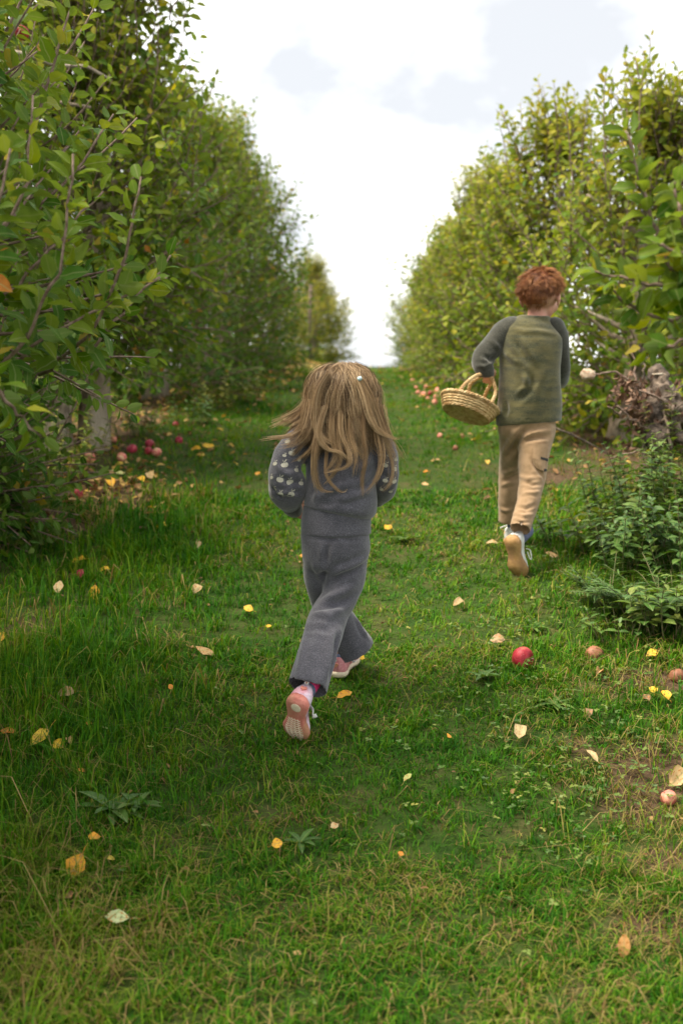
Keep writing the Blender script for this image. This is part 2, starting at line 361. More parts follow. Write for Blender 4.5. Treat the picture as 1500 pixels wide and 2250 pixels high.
def tree_geo(seed, height=3.0, radius=.85, low=.3, shoots=230, size=.072, spacing=.030, trunk_r=.075, tone=.45, trunk_lean=(0, 0), skirt=.85, top=.30, forked=False, limb_low=.22, extra_low=0):
    rng = np.random.default_rng(seed); wood = MB(); twigs = MB()
    lx, ly = trunk_lean
    k = 9; hs = np.linspace(-.06, height*.80, k)
    tp = np.stack([lx*hs/height + .03*np.cumsum(rng.normal(0, 1, k))*(hs > .1), ly*hs/height + .03*np.cumsum(rng.normal(0, 1, k))*(hs > .1), hs], 1)
    tr = trunk_r * np.interp(hs/height, [-.05, .02, .12, .4, .8], [1.55, 1.25, 1.0, .62, .22])
    fine = np.linspace(0, k - 1, 22); tpf = np.stack([np.interp(fine, np.arange(k), tp[:, i]) for i in range(3)], 1); trf = np.interp(fine, np.arange(k), tr)
    wood.tube(tpf, trf, 14, wob=.13, rng=rng)
    for q in range(4):
        w_ = curve_pts(tpf[1 + q] + np.array([math.cos(q*2.2 + seed), math.sin(q*2.2 + seed), 0])*trunk_r*.75, (0, 0, 1), .10, 4, rng, 0, .02); wood.tube(w_, np.array([.4, .62, .55, .25])*trunk_r, 8, wob=.15, rng=rng)
    if forked:
        q = tpf[3]; wood.tube(curve_pts(q, (-.35, -.15, 1), .95, 8, rng, .1, .05), np.linspace(trunk_r*.8, trunk_r*.4, 8), 10, wob=.1, rng=rng)
    limbs = []
    for i in range(15):
        h = rng.uniform(limb_low, .86)*height*.8; b = np.array([np.interp(h, hs, tp[:, j]) for j in range(3)])
        az = i*2.4 + rng.normal(0, .3); rr = radius*rng.uniform(.45, .70)*np.interp(h/height, [0, .3, .8], [skirt, 1, .5])
        lp = curve_pts(b, (math.cos(az), math.sin(az), .35), rr*1.05, 7, rng, .25, .12); limbs.append(lp)
        wood.tube(lp, np.linspace(.028, .009, 7), 6, wob=.06, rng=rng)
    LP, LD, LN, LS, LTi = [], [], [], [], []
    for i in range(int(shoots*2.1) + extra_low):
        t_ = rng.random()**1.05 if i >= extra_low else rng.uniform(.02, .26); h = low + t_*(height - low)*.90
        env = radius*np.interp(t_, [0, .12, .45, .75, 1], [skirt*.9, skirt, 1.0, .74, top])*(.88 + .24*rng.random())
        az = rng.uniform(0, 2*math.pi); env *= 1 + .16*math.sin(3*az + seed) + .12*math.sin(5*h + seed*1.7)
        u = math.sqrt(rng.uniform(.22, 1)); out = np.array([math.cos(az), math.sin(az), 0])
        axis_ = np.array([np.interp(h, hs, tp[:, 0]), np.interp(h, hs, tp[:, 1]), 0])
        L_ = rng.uniform(.22, .50)*(1.25 if t_ > .8 else 1)
        tip_r = env*u; d = out*(.85 - .45*t_ + .35*rng.normal()) + np.array([-out[1], out[0], 0])*.4*rng.normal() + np.array([0, 0, .22 + .85*t_ + .25*rng.normal()])
        if t_ < .18: d = out*.9 + np.array([0, 0, rng.uniform(-.5, .4)])
        d = norm(d); base = axis_ + out*max(tip_r - .22, .02) + np.array([0, 0, max(h - .20, low*.8)])
        pts = curve_pts(base, d, L_, 6, rng, .45 if t_ > .2 else -.05, .10)
        twigs.tube(pts, np.linspace(.0052, .0022, 6), 4, a=.5)
        p, dd, nn, ss, tt = shoot_leaves(pts, rng, size, spacing, tone + .34*(t_ - .4) + .08*rng.normal())  # tint rises with height: sunlit tops put into the leaf colour
        LP.append(p); LD.append(dd); LN.append(nn); LS.append(ss); LTi.append(tt)
    return dict(wood=wood, twigs=twigs, P=np.vstack(LP), D=np.vstack(LD), N=np.vstack(LN), S=np.concatenate(LS), T=np.concatenate(LTi))
# single leaf meshes shared by all the picked-apart leaves
LEAF_T = np.array([.12, .24, .34, .43, .52, .61, .70, .80, .92]); LEAF_ME = []
for i, tv in enumerate(LEAF_T):
    V, Fc, rib = leaf_template(2, .50 + .03*(i % 4), .14 + .17*(i % 3), .14 + .13*(i % 2)); V = V.copy(); V[:, 0] *= 1 + .07*np.sin(17*V[:, 1] + i); V[:, 2] += .035*np.sin(10*V[:, 1] + 2*i) + .03*np.sin(14*V[:, 0] + i)
    me = fast_mesh('leaf', V, Fc, {'tint': np.full(len(V), tv), 'rib': rib}); me.materials.append(M['leaf']); LEAF_ME.append(me)
def plant_tree(name, loc, g, label, group, n_single=0, detail=1, rot=0.0, cat='apple tree'):
    """Empty > trunk, branches, foliage (and single leaves for the near trees)"""
    root = empty(name, loc, label, cat, group); root.rotation_euler = (0, 0, rot)
    link('trunk', g['wood'].mesh('trunk'), M['bark'], root, False)
    link('twigs', g['twigs'].mesh('twigs'), M['twig'], root, False)['kind'] = 'stuff'
    P = g['P']; sel = np.zeros(len(P), bool)
    Fr = leaf_frames(g['D'], g['N'])
    if n_single:
        c, s = math.cos(rot), math.sin(rot)
        Wp = np.stack([c*P[:, 0] - s*P[:, 1] + loc[0], s*P[:, 0] + c*P[:, 1] + loc[1], P[:, 2] + loc[2]], 1)
        px, py, fw = to_px(Wp); ok = (px > 5) & (px < 1495) & (py > 5) & (Wp[:, 1] > .5)
        score = np.where(ok, fw, 1e9); order = np.argsort(score)[:n_single]; order = order[score[order] < 1e8]; sel[order] = True
        for i in order:
            o = bpy.data.objects.new('leaf', LEAF_ME[int(np.argmin(np.abs(LEAF_T - g['T'][i])))]); C.objects.link(o); o.parent = root
            Mx = Matrix([list(Fr[i][r]*g['S'][i]) + [P[i][r]] for r in range(3)] + [[0, 0, 0, 1]]); o.matrix_basis = Mx
    r = ~sel
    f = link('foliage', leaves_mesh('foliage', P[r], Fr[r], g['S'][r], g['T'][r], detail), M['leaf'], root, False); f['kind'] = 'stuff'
    return root
def copy_tree(src, loc, rot, scale, label, group, wide=1.0):
    r = src.copy(); C.objects.link(r); r.location = loc; r.rotation_euler = (0, 0, rot); r.scale = (scale*wide, scale*wide, scale); r['label'] = label
    if group: r['group'] = group
    for ch in list(src.children):
        if ch.name.startswith('leaf'): continue
        c = ch.copy(); C.objects.link(c); c.parent = r
    return r
def spot(x, y): return (x, y, gz(x, y))
GL, GR = 'apple trees of the left row', 'apple trees of the right row'
def add_px_shoots(g, loc, rng, paths, size, spacing, tone, r0=.005):
    """extra shoots that hang into view: paths of (px, py, depth)"""
    L0 = np.array(loc)
    for path in paths:
        c = np.array([tuple(at(*p)) for p in path]) - L0
        u = np.linspace(0, len(c) - 1, 4*len(c)); i0 = np.clip(u.astype(int), 0, len(c) - 2)
        pts = np.stack([np.interp(u, np.arange(len(c)), c[:, j]) for j in range(3)], 1) + rng.normal(0, .003, (len(u), 3))
        g['twigs'].tube(pts, np.linspace(r0, .0025, len(pts)), 6, a=.5)
        p, d, n, s, t_ = shoot_leaves(pts, rng, size, spacing, tone)
        for k_, v in zip('PDNST', (p, d, n, s, t_)): g[k_] = np.concatenate([g[k_], v])
rng = np.random.default_rng(11)
# --- near tree at the left edge: its trunk is outside the frame, its boughs reach in
loc = spot(-1.75, 2.5)
g = tree_geo(101, 2.75, 1.12, 1.22, 440, .057, .021, tone=.40, skirt=.9, limb_low=.55)
add_px_shoots(g, loc, rng, [[(-60, 880, 2.3), (60, 740, 2.2), (130, 600, 2.15), (165, 340, 2.15)], [(90, 830, 2.5), (200, 740, 2.35), (280, 560, 2.3), (310, 390, 2.3)], [(-80, 760, 2.1), (-20, 560, 2.1), (20, 330, 2.1)],
    [(-40, 960, 2.4), (60, 760, 2.3), (200, 690, 2.3), (350, 610, 2.35)], [(-60, 800, 2.0), (0, 860, 2.0), (40, 910, 2.0), (90, 960, 2.0)], [(-40, 700, 2.4), (100, 560, 2.4), (230, 420, 2.45)], [(150, 830, 2.6), (260, 700, 2.6), (380, 560, 2.65)], [(-60, 620, 2.2), (60, 420, 2.2), (75, 215, 2.25)]], .058, .015, .38)
plant_tree('apple_tree', loc, g, 'nearest apple tree on the left, boughs of big dark green leaves reaching into the frame', GL, 300, 2)
loc = spot(-1.93, 4.3)
plant_tree('apple_tree', loc, tree_geo(102, 2.95, .82, .05, 400, .062, .026, tone=.26, skirt=.64, limb_low=.45, extra_low=190), 'dark leafy apple tree at the left edge whose lowest leaves reach the ground', GL, 300, 1)
b = on_ground(210, 985)
loc = spot(b.x, b.y)
g = tree_geo(103, 3.75, .84, .92, 400, .070, .028, trunk_r=.085, tone=.50, trunk_lean=(.10, 0), skirt=.95, top=.42, forked=True, limb_low=.38)
add_px_shoots(g, loc, rng, [[(330, 380, 6.2), (380, 200, 6.2), (400, 90, 6.2), (412, -20, 6.2)], [(300, 260, 6.2), (340, 60, 6.2), (350, -60, 6.2)], [(420, 420, 6.1), (440, 300, 6.1), (445, 190, 6.1)]], .070, .03, .52)
for path in ([(-30, 108, 5.2), (70, 122, 5.2), (125, 145, 5.2), (190, 146, 5.2), (235, 170, 5.2)], [(30, 232, 5.4), (95, 245, 5.4), (130, 225, 5.4), (200, 236, 5.4)]):
    pts = np.array([tuple(at(*p)) for p in path]) - np.array(loc); g['wood'].tube(pts, np.linspace(.018, .008, len(pts)), 7)
plant_tree('apple_tree', loc, g, 'tall apple tree on a pale gnarled forked trunk, fallen pink apples round its foot', GL, 300, 1)
b = on_ground(122, 1000); loc = spot(b.x, b.y)
plant_tree('apple_tree', loc, tree_geo(104, 3.3, .75, .70, 260, .068, .030, trunk_r=.07, tone=.50, skirt=.95), 'apple tree with a straight whitish trunk left of the gnarled forked trunk', GL, 0, 0)
# --- prototypes for the rows further up the lane
proto = []
for i in range(8):
    proto.append(tree_geo(200 + i, 2.85 + .12*(i % 3), .88, .14, 330, .072, .031, tone=(.27 if i < 3 else .52 if i < 6 else .70) + .04*(i % 3), skirt=.84, top=.34))  # low tones paint the left row's shade, middle ones the right row's sunlight
placed = {}
ORD = ['first', 'second', 'third', 'fourth', 'fifth', 'sixth', 'seventh', 'eighth', 'ninth', 'tenth']
def row_tree(k, x, y, rot, sc, label, group, wide=1.0):
    loc = spot(x, y)
    if k not in placed:
        placed[k] = plant_tree('apple_tree', loc, proto[k], label, group, 0, 0, rot); placed[k].scale = (sc*wide, sc*wide, sc); return placed[k]
    return copy_tree(placed[k], loc, rot, sc, label, group, wide)
r = random.Random(5)
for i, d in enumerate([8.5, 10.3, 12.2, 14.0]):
    row_tree(i % 3, row_left(d) - .05 + r.uniform(-.08, .08), d, r.uniform(0, 6.2), [1.0, .98, 1.02, 1.04][i], f'shade-darkened green apple tree, {ORD[i]} up the left row behind the gnarled forked trunk', GL, 1.10)
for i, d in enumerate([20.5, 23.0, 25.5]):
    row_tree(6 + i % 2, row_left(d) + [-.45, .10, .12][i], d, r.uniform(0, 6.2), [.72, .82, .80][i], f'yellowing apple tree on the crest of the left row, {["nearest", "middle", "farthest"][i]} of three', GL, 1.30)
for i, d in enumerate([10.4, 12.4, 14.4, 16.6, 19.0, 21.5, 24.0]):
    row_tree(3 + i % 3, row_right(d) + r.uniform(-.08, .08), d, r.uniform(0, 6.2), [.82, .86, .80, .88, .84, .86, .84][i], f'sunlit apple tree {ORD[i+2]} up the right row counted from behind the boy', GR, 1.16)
# --- right row near the boy
loc = spot(row_right(6.6) + .22, 6.7)
g = tree_geo(105, 2.40, .84, .22, 300, .066, .031, tone=.55, skirt=.9, top=.42)
add_px_shoots(g, loc, rng, [[(1330, 420, 6.3), (1325, 280, 6.3), (1330, 150, 6.3)], [(1400, 330, 6.3), (1405, 230, 6.3), (1412, 140, 6.3)], [(1260, 420, 6.4), (1250, 320, 6.4), (1243, 225, 6.4)]], .066, .03, .58)
plant_tree('apple_tree', loc, g, 'yellow-green apple tree right behind the boy, tallest shoots of the right row', GR, 300, 1)
loc = spot(row_right(8.5) + .05, 8.5)
plant_tree('apple_tree', loc, tree_geo(106, 2.48, .92, .16, 330, .068, .031, tone=.56, skirt=.9), 'sunlit apple tree second up the right row, just left of the boy', GR, 300, 1)
loc = spot(1.62, 2.25)
g = tree_geo(107, 2.3, .50, .75, 60, .078, .034, tone=.55)
near = [[(1560, 640, 2.0), (1470, 590, 1.95), (1430, 470, 1.95), (1400, 380, 1.95), (1375, 285, 1.95)], [(1580, 650, 2.0), (1500, 640, 1.95), (1400, 620, 1.95), (1310, 600, 2.0)], [(1600, 700, 2.1), (1500, 705, 2.0), (1410, 690, 2.0), (1370, 660, 2.0), (1335, 640, 2.0)],
        [(1600, 600, 2.0), (1530, 540, 1.9), (1490, 460, 1.9), (1480, 400, 1.9)], [(1600, 700, 2.0), (1540, 740, 1.9), (1480, 755, 1.9), (1420, 760, 1.95)], [(1560, 560, 1.9), (1500, 560, 1.85), (1450, 540, 1.85)]]
add_px_shoots(g, loc, rng, near, .052, .0088, .42, .0055)
plant_tree('apple_tree', loc, g, 'nearest apple tree on the right, big pale leaves on a shoot at the frame edge', GR, 300, 2)
# --- neighbouring rows seen through the gaps, and unseen left-row trees added to shade the foreground
for i, d in enumerate([5.8, 7.6, 9.4, 11.4, 13.5]):
    row_tree((i + 3) % 5, row_left(d) - 3.3, d, r.uniform(0, 6.2), 1.0, 'apple tree of the next row beyond the left row', 'apple trees of the row beyond on the left')
for i, d in enumerate([8.6, 10.8, 13.0, 15.4, 18.0]):
    row_tree((i + 2) % 5, row_right(d) + 3.3, d, r.uniform(0, 6.2), .95, 'apple tree of the next row beyond the right row', 'apple trees of the row beyond on the right')
for i, d in enumerate([.6, -.7, -2.0, -3.4]):
    row_tree((i + 1) % 5, row_left(d) - .25, d, r.uniform(0, 6.2), 1.0, 'unseen apple tree continuing the left row, added to shade the foreground', GL)
# ------------------------------------------------------------------ solids for bodies and clothes
def ball(bm, c, r, scale=(1, 1, 1), rot=None, seg=16):
    Mx = Matrix.Translation(Vector(c)) @ (rot.to_4x4() if rot else Matrix.Identity(4)) @ Matrix.Diagonal((*[r*s for s in scale], 1))
    bmesh.ops.create_uvsphere(bm, u_segments=seg, v_segments=max(6, seg*2//3), radius=1, matrix=Mx)
def loft(bm, rings, n=28, xref=(1, 0, 0), caps=True):
    """rings: (centre, rx, ry): ellipses across the path, x axis along xref"""
    Cn = [Vector(r_[0]) for r_ in rings]; vs_ = []
    for i, r_ in enumerate(rings):
        T = (Cn[min(i+1, len(Cn)-1)] - Cn[max(i-1, 0)]).normalized()
        X = Vector(r_[3] if len(r_) > 3 else xref); X = (X - T*X.dot(T)).normalized(); Y = T.cross(X)
        vs_.append([bm.verts.new(Cn[i] + X*r_[1]*math.cos(a) + Y*r_[2]*math.sin(a)) for a in [2*math.pi*k/n for k in range(n)]])
    for A, B in zip(vs_, vs_[1:]):
        for k in range(n): bm.faces.new((A[k], A[(k+1) % n], B[(k+1) % n], B[k]))
    if caps: bm.faces.new(vs_[0][::-1]); bm.faces.new(vs_[-1])
def smooth_path(rings, sub=4):
    """Catmull-Rom refinement of loft rings"""
    out = []; K = [(Vector(r_[0]), r_[1], r_[2]) for r_ in rings]; n = len(K)
    cr = lambda a, b, c, d, t: .5*((2*b) + (c - a)*t + (2*a - 5*b + 4*c - d)*t*t + (3*b - a - 3*c + d)*t**3)
    for i in range(n - 1):
        q = [K[max(i-1, 0)], K[i], K[i+1], K[min(i+2, n-1)]]
        for j in range(sub):
            t = j/sub; out.append(tuple(cr(q[0][m_], q[1][m_], q[2][m_], q[3][m_], t) for m_ in range(3)))
    out.append(K[-1]); return out
def limb(bm, pts, radii, n=14):
    """tapered limb with round ends"""
    P = [Vector(p) for p in pts]; T = (P[-1] - P[0]).normalized(); xr = (1, 0, 0) if abs(T.x) < .8 else (0, 0, 1)
    loft(bm, smooth_path([(p, r_, r_) for p, r_ in zip(P, radii)], 4), n, xr)
    ball(bm, P[0], radii[0], seg=n); ball(bm, P[-1], radii[-1], seg=n)
def remesh(name, bm, voxel, smooth=6, fac=.5):
    bmesh.ops.recalc_face_normals(bm, faces=bm.faces[:])
    me = bpy.data.meshes.new(name); bm.to_mesh(me); bm.free()
    o = bpy.data.objects.new(name, me); C.objects.link(o)
    r_ = o.modifiers.new('r', 'REMESH'); r_.mode = 'VOXEL'; r_.voxel_size = voxel; r_.adaptivity = 0
    if smooth: s_ = o.modifiers.new('s', 'SMOOTH'); s_.iterations = smooth; s_.factor = fac
    dg = bpy.context.evaluated_depsgraph_get(); out = bpy.data.meshes.new_from_object(o.evaluated_get(dg)); out.name = name
    bpy.data.objects.remove(o); bpy.data.meshes.remove(me)
    for p in out.polygons: p.use_smooth = True
    return out
def mesh_arrays(me):
    V = np.empty(len(me.vertices)*3, np.float32); me.vertices.foreach_get('co', V); Nn = np.empty_like(V); me.vertices.foreach_get('normal', Nn)
    return V.reshape(-1, 3).astype(float), Nn.reshape(-1, 3).astype(float)
def bvh_of(me):
    return BVHTree.FromPolygons([v.co for v in me.vertices], [p.vertices[:] for p in me.polygons])
def hit(bv, px, py):
    o_ = Vector((0, 0, CAM_H)); d_ = (at(px, py, 1.0) - o_).normalized(); return bv.ray_cast(o_, d_)
def folds(me, lines, seed=0, amp=.0015, freq=9):
    """cloth folds: each line is (list of photo points, half width m, height m) laid on the cloth's surface"""
    bv = bvh_of(me); V, Nn = mesh_arrays(me); D = np.zeros(len(V))
    for pts, w, h in lines:
        h *= 1.45
        q = [hit(bv, *p)[0] for p in pts]; q = [np.array(a_) for a_ in q if a_ is not None]
        best = np.full(len(V), 1e9); ends = np.ones(len(V)); tot = max(len(q) - 1, 1)
        for i, (a_, b_) in enumerate(zip(q, q[1:])):
            ab = b_ - a_; t = np.clip(((V - a_) @ ab)/(ab @ ab + 1e-12), 0, 1); dd = np.linalg.norm(V - a_ - t[:, None]*ab, axis=1)
            u = (i + t)/tot; closer = dd < best; best = np.where(closer, dd, best); ends = np.where(closer, np.minimum(1, 3.2*np.minimum(u + .06, 1.06 - u)), ends)
        x = best/w
        D += h*ends*(np.exp(-x*x) - .38*np.exp(-((x - 1.7)/.8)**2))
    if amp:
        D += amp*np.array([noise.noise(Vector(v)*freq + Vector((seed, 0, 0))) + .5*noise.noise(Vector(v)*freq*2.3 + Vector((0, seed, 0))) for v in V])
    V2 = V + Nn*D[:, None]; me.vertices.foreach_set('co', V2.astype(np.float32).ravel()); me.update()
    return me
def hollow(me, ctr, axis, Rr, depth=.05):
    """turn the flat end of a sleeve or trouser leg into an open hem"""
    V, Nn = mesh_arrays(me); c_ = np.array(tuple(ctr)); a_ = np.array(tuple(Vector(axis).normalized())); rel = V - c_; al = rel @ a_; rad = np.linalg.norm(rel - al[:, None]*a_, axis=1)
    m_ = (np.abs(al) < .02) & (rad < Rr*1.05) & (Nn @ a_ > .55); sh = depth*np.clip((1 - rad/(Rr*.93))*4, 0, 1); V[m_] -= a_*sh[m_][:, None]; me.vertices.foreach_set('co', V.astype(np.float32).ravel()); me.update()
def hand(bm, wrist, d, palm, side, L_=.105, curl=1.0, thick=1.0):
    """palm, four unequal bent fingers and a thumb from the palm's side; palm = palm normal, side = thumb direction"""
    d = Vector(d).normalized(); palm = Vector(palm); palm = (palm - d*palm.dot(d)).normalized(); s = d.cross(palm)
    if s.dot(Vector(side)) < 0: s = -s
    w = Vector(wrist); pl = L_*.50; r0 = .0062*thick
    loft(bm, [(w, .016*thick, .012*thick, s), (w + d*pl*.4, .023*thick, .010*thick, s), (w + d*pl*.85, .025*thick, .009*thick, s), (w + d*pl, .021*thick, .007*thick, s)], 16)
    for i, (o_, k) in enumerate([(.019, .43), (.0065, .50), (-.0065, .46), (-.019, .36)]):
        p = w + d*pl*.88 + s*o_*thick; fd = (d + s*o_*3).normalized(); pts = [p - d*.012]; seg = L_*k/3
        pts.append(p)
        for j in range(3):
            a_ = curl*(.55 if j == 0 else .62); ax = fd.cross(palm).normalized(); fd = (Matrix.Rotation(a_, 3, ax) @ fd).normalized(); p = p + fd*seg*(1.15 if j == 0 else .95); pts.append(p)
        limb(bm, pts, [r0*1.05, r0*1.05, r0, r0*.92, r0*.8], 8)
    p = w + d*pl*.25 + s*.018*thick; td = (s*.8 + d*.75 + palm*.35).normalized(); pts = [p - s*.008, p + td*L_*.14]
    td2 = (td + d*.5 + palm*.6*curl - s*.4).normalized(); pts += [pts[-1] + td2*L_*.14, pts[-1] + td2*L_*.25]
    limb(bm, pts, [r0*1.5, r0*1.3, r0*1.1, r0*.85], 8)
def head_into(bm, c, s, rot):
    """skull, jaw, nose, ears, lips; faces local +Y; s = half head height"""
    q = lambda x, y, z: Vector(c) + rot @ (Vector((x, y, z))*s)
    rb = lambda p, r_, sc: ball(bm, q(*p), r_*s, sc, rot, 18)
    rb((0, -.08, .18), .80, (.90, 1.06, 1.0)); rb((0, .22, -.32), .58, (.95, .95, 1.05)); rb((0, .38, -.72), .24, (1.2, .9, .8))
    rb((-.36, .42, -.34), .26, (1, 1, 1)); rb((.36, .42, -.34), .26, (1, 1, 1))
    limb(bm, [q(0, .76, -.02), q(0, .88, -.24)], [.06*s, .11*s], 10); rb((-.09, .82, -.27), .07, (1, 1, .8)); rb((.09, .82, -.27), .07, (1, 1, .8))
    rb((0, .73, -.50), .13, (1.5, .8, .35)); rb((0, .73, -.57), .12, (1.3, .8, .4)); rb((-.3, .68, .12), .16, (1.6, .7, .5)); rb((.3, .68, .12), .16, (1.6, .7, .5))
    for sx in (-1, 1):
        rb((sx*.76, -.06, -.12), .24, (.28, .70, 1.1)); rb((sx*.82, -.14, -.08), .20, (.22, .55, 1.0)); rb((sx*.74, 0, -.33), .10, (.5, .8, 1))
def face_parts(c, s, rot, root, eye='eye'):
    for sx in (-1, 1):
        bm = bmesh.new(); p = Vector(c) + rot @ (Vector((sx*.28, .69, -.02))*s); ball(bm, p, .105*s, (1.15, .8, .8), rot, 12); link('eye', bm_mesh('eye', bm), M['eye'], root)
    bm = bmesh.new(); ball(bm, Vector(c) + rot @ (Vector((0, .775, -.535))*s), .14*s, (1.25, .62, .38), rot, 14); link('mouth', bm_mesh('mouth', bm), M['lip'], root)
M['skin'] = noise_mat('skin', (.38, .20, .13), (.44, .24, .165), 25, .5, .08, 120, spec=.35, c3=(.60, .28, .21), scale3=9)
M['lip'] = noise_mat('lip', (.45, .16, .14), (.50, .20, .17), 60, .4, 0)
def eye_mat():
    m, t, o = new_mat('eye'); p = N(t, 'ShaderNodeBsdfPrincipled', {'Roughness': .12, 'Base Color': (.12, .10, .08, 1)}); t.links.new(p.outputs[0], o.inputs[0]); return m
M['eye'] = eye_mat()
def knit_mat(name, c1, c2, speck, scale=420, bump=.35, c3=None):
    """heathered knit: fine mixed fibres and rib courses"""
    m, t, o = new_mat(name); l = t.links.new; tc = N(t, 'ShaderNodeTexCoord')
    n1 = N(t, 'ShaderNodeTexNoise', {'Scale': scale, 'Detail': 3}); n2 = N(t, 'ShaderNodeTexNoise', {'Scale': 26, 'Detail': 4})
    r1 = ramp(t, [(.30, c1), (.56, c2), (.72, speck)]); l(tc.outputs['Object'], n1.inputs['Vector']); l(tc.outputs['Object'], n2.inputs['Vector']); l(n1.outputs['Fac'], r1.inputs['Fac'])
    col = r1.outputs['Color']
    if c3 is not None:
        mp = N(t, 'ShaderNodeMapping', {'Scale': (8, 8, 38)}); n3 = N(t, 'ShaderNodeTexNoise', {'Scale': 1.0, 'Detail': 5, 'Roughness': .7}); r3 = ramp(t, [(.40, (0, 0, 0)), (.62, (1, 1, 1))])
        mx = N(t, 'ShaderNodeMix', data_type='RGBA'); mx.inputs['B'].default_value = (*c3, 1); f = N(t, 'ShaderNodeMath', operation='MULTIPLY'); f.inputs[1].default_value = .8
        l(tc.outputs['Object'], mp.inputs['Vector']); l(mp.outputs['Vector'], n3.inputs['Vector']); l(n3.outputs['Fac'], r3.inputs['Fac']); l(r3.outputs['Color'], f.inputs[0]); l(f.outputs[0], mx.inputs['Factor']); l(col, mx.inputs['A']); col = mx.outputs['Result']
    h = N(t, 'ShaderNodeMapRange', {'From Min': .3, 'From Max': .7, 'To Min': .85, 'To Max': 1.15}); l(n2.outputs['Fac'], h.inputs['Value'])
    mul = N(t, 'ShaderNodeMix', data_type='RGBA', blend_type='MULTIPLY'); mul.inputs['Factor'].default_value = 1; l(col, mul.inputs['A']); l(h.outputs['Result'], mul.inputs['B'])
    p = N(t, 'ShaderNodeBsdfPrincipled', {'Roughness': .9, 'Specular IOR Level': .15, 'Sheen Weight': .35, 'Sheen Roughness': .5}); l(mul.outputs['Result'], p.inputs['Base Color'])
    b = N(t, 'ShaderNodeBump', {'Strength': bump, 'Distance': .002}); l(n1.outputs['Fac'], b.inputs['Height']); l(b.outputs['Normal'], p.inputs['Normal'])
    l(p.outputs['BSDF'], o.inputs['Surface']); return m
M['knit'] = knit_mat('grey_knit', (.046, .045, .054), (.082, .080, .096), (.135, .132, .153), 300)
M['knit_dark'] = knit_mat('charcoal_rib', (.020, .019, .020), (.040, .038, .040), (.07, .066, .07))
M['motif'] = noise_mat('cream_yarn', (.36, .34, .27), (.48, .46, .38), 300, .9, .3, 400)
M['olive'] = knit_mat('olive_heather', (.020, .023, .012), (.050, .052, .026), (.11, .105, .05), 240, .3, c3=(.105, .090, .034))
M['sleeve'] = knit_mat('charcoal_heather', (.022, .022, .017), (.040, .040, .030), (.075, .072, .055), 240)
M['khaki'] = noise_mat('khaki_cotton', (.235, .150, .076), (.295, .192, .105), 40, .85, .25, 300, spec=.2, sheen=.2, dist=.001)
M['black'] = noise_mat('black_trim', (.012, .012, .012), (.02, .02, .02), 90, .6, .1)
M['white_shoe'] = noise_mat('white_shoe_mesh', (.55, .55, .53), (.72, .72, .70), 220, .75, .3, 300, dist=.002)
M['gum'] = noise_mat('gum_sole', (.36, .20, .075), (.47, .28, .12), 60, .7, .5, 180, c3=(.30, .17, .08), scale3=20, dist=.003)
M['coral'] = noise_mat('coral_sole', (.50, .16, .125), (.60, .23, .18), 40, .6, .3, 200, c3=(.42, .22, .12), scale3=16)
M['cream'] = noise_mat('cream_tread', (.60, .50, .36), (.72, .62, .47), 90, .6, .1)
M['lilac'] = noise_mat('lilac_shoe', (.52, .40, .50), (.66, .55, .64), 120, .6, .3, 260, c3=(.62, .30, .36), scale3=18, dist=.002)
M['rose'] = noise_mat('rose_shoe', (.50, .18, .20), (.60, .27, .28), 120, .6, .3, 260, dist=.002)
M['pink'] = noise_mat('hot_pink_lining', (.70, .03, .16), (.80, .06, .22), 90, .7, .1)
M['slate'] = noise_mat('slate_blue_sock', (.10, .12, .20), (.16, .18, .28), 240, .9, .3, 300)
M['band'] = noise_mat('pale_blue_band', (.45, .62, .66), (.55, .72, .76), 90, .6, .1)
def hair_mat(name, stops):
    m, t, o = new_mat(name); l = t.links.new; a_ = N(t, 'ShaderNodeAttribute', attribute_name='tint'); r_ = ramp(t, stops); l(a_.outputs['Fac'], r_.inputs['Fac'])
    p = N(t, 'ShaderNodeBsdfPrincipled', {'Roughness': .45, 'Specular IOR Level': .4}); tr = N(t, 'ShaderNodeBsdfTranslucent'); ms = N(t, 'ShaderNodeMixShader'); ms.inputs['Fac'].default_value = .22
    l(r_.outputs['Color'], p.inputs['Base Color']); l(r_.outputs['Color'], tr.inputs['Color']); l(p.outputs[0], ms.inputs[1]); l(tr.outputs[0], ms.inputs[2]); l(ms.outputs[0], o.inputs['Surface']); return m
M['hair_brown'] = hair_mat('brown_blond_hair', [(0, (.050, .027, .012)), (.38, (.165, .098, .045)), (.68, (.36, .235, .115)), (1, (.60, .43, .25))])
M['hair_red'] = hair_mat('auburn_hair', [(0, (.085, .025, .010)), (.45, (.22, .072, .022)), (1, (.50, .23, .085))])
def strands_mesh(name, paths, tints, r0):
    """paths (n,k,3) -> three-sided tapering strands in one mesh"""
    P = np.asarray(paths, float); n, k, _ = P.shape; T = norm(np.gradient(P, axis=1))
    ref = np.broadcast_to(np.array([.31, .82, .47]), T.shape); X = norm(np.cross(T, ref)); Y = np.cross(T, X)
    rad = r0*np.linspace(1, .35, k)[None, :, None]
    V = np.stack([P + rad*(X*math.cos(a_) + Y*math.sin(a_)) for a_ in (0, 2.094, 4.189)], 2).reshape(-1, 3)
    base = (np.arange(n)*k*3)[:, None, None] + (np.arange(k - 1)*3)[None, :, None]; j = np.arange(3)[None, None]; j2 = (j + 1) % 3
    Q = np.stack([base + j, base + j2, base + 3 + j2, base + 3 + j], -1).reshape(-1, 4)
    return fast_mesh(name, V, Q, {'tint': np.repeat(np.clip(tints, 0, 1).reshape(-1), 3)})
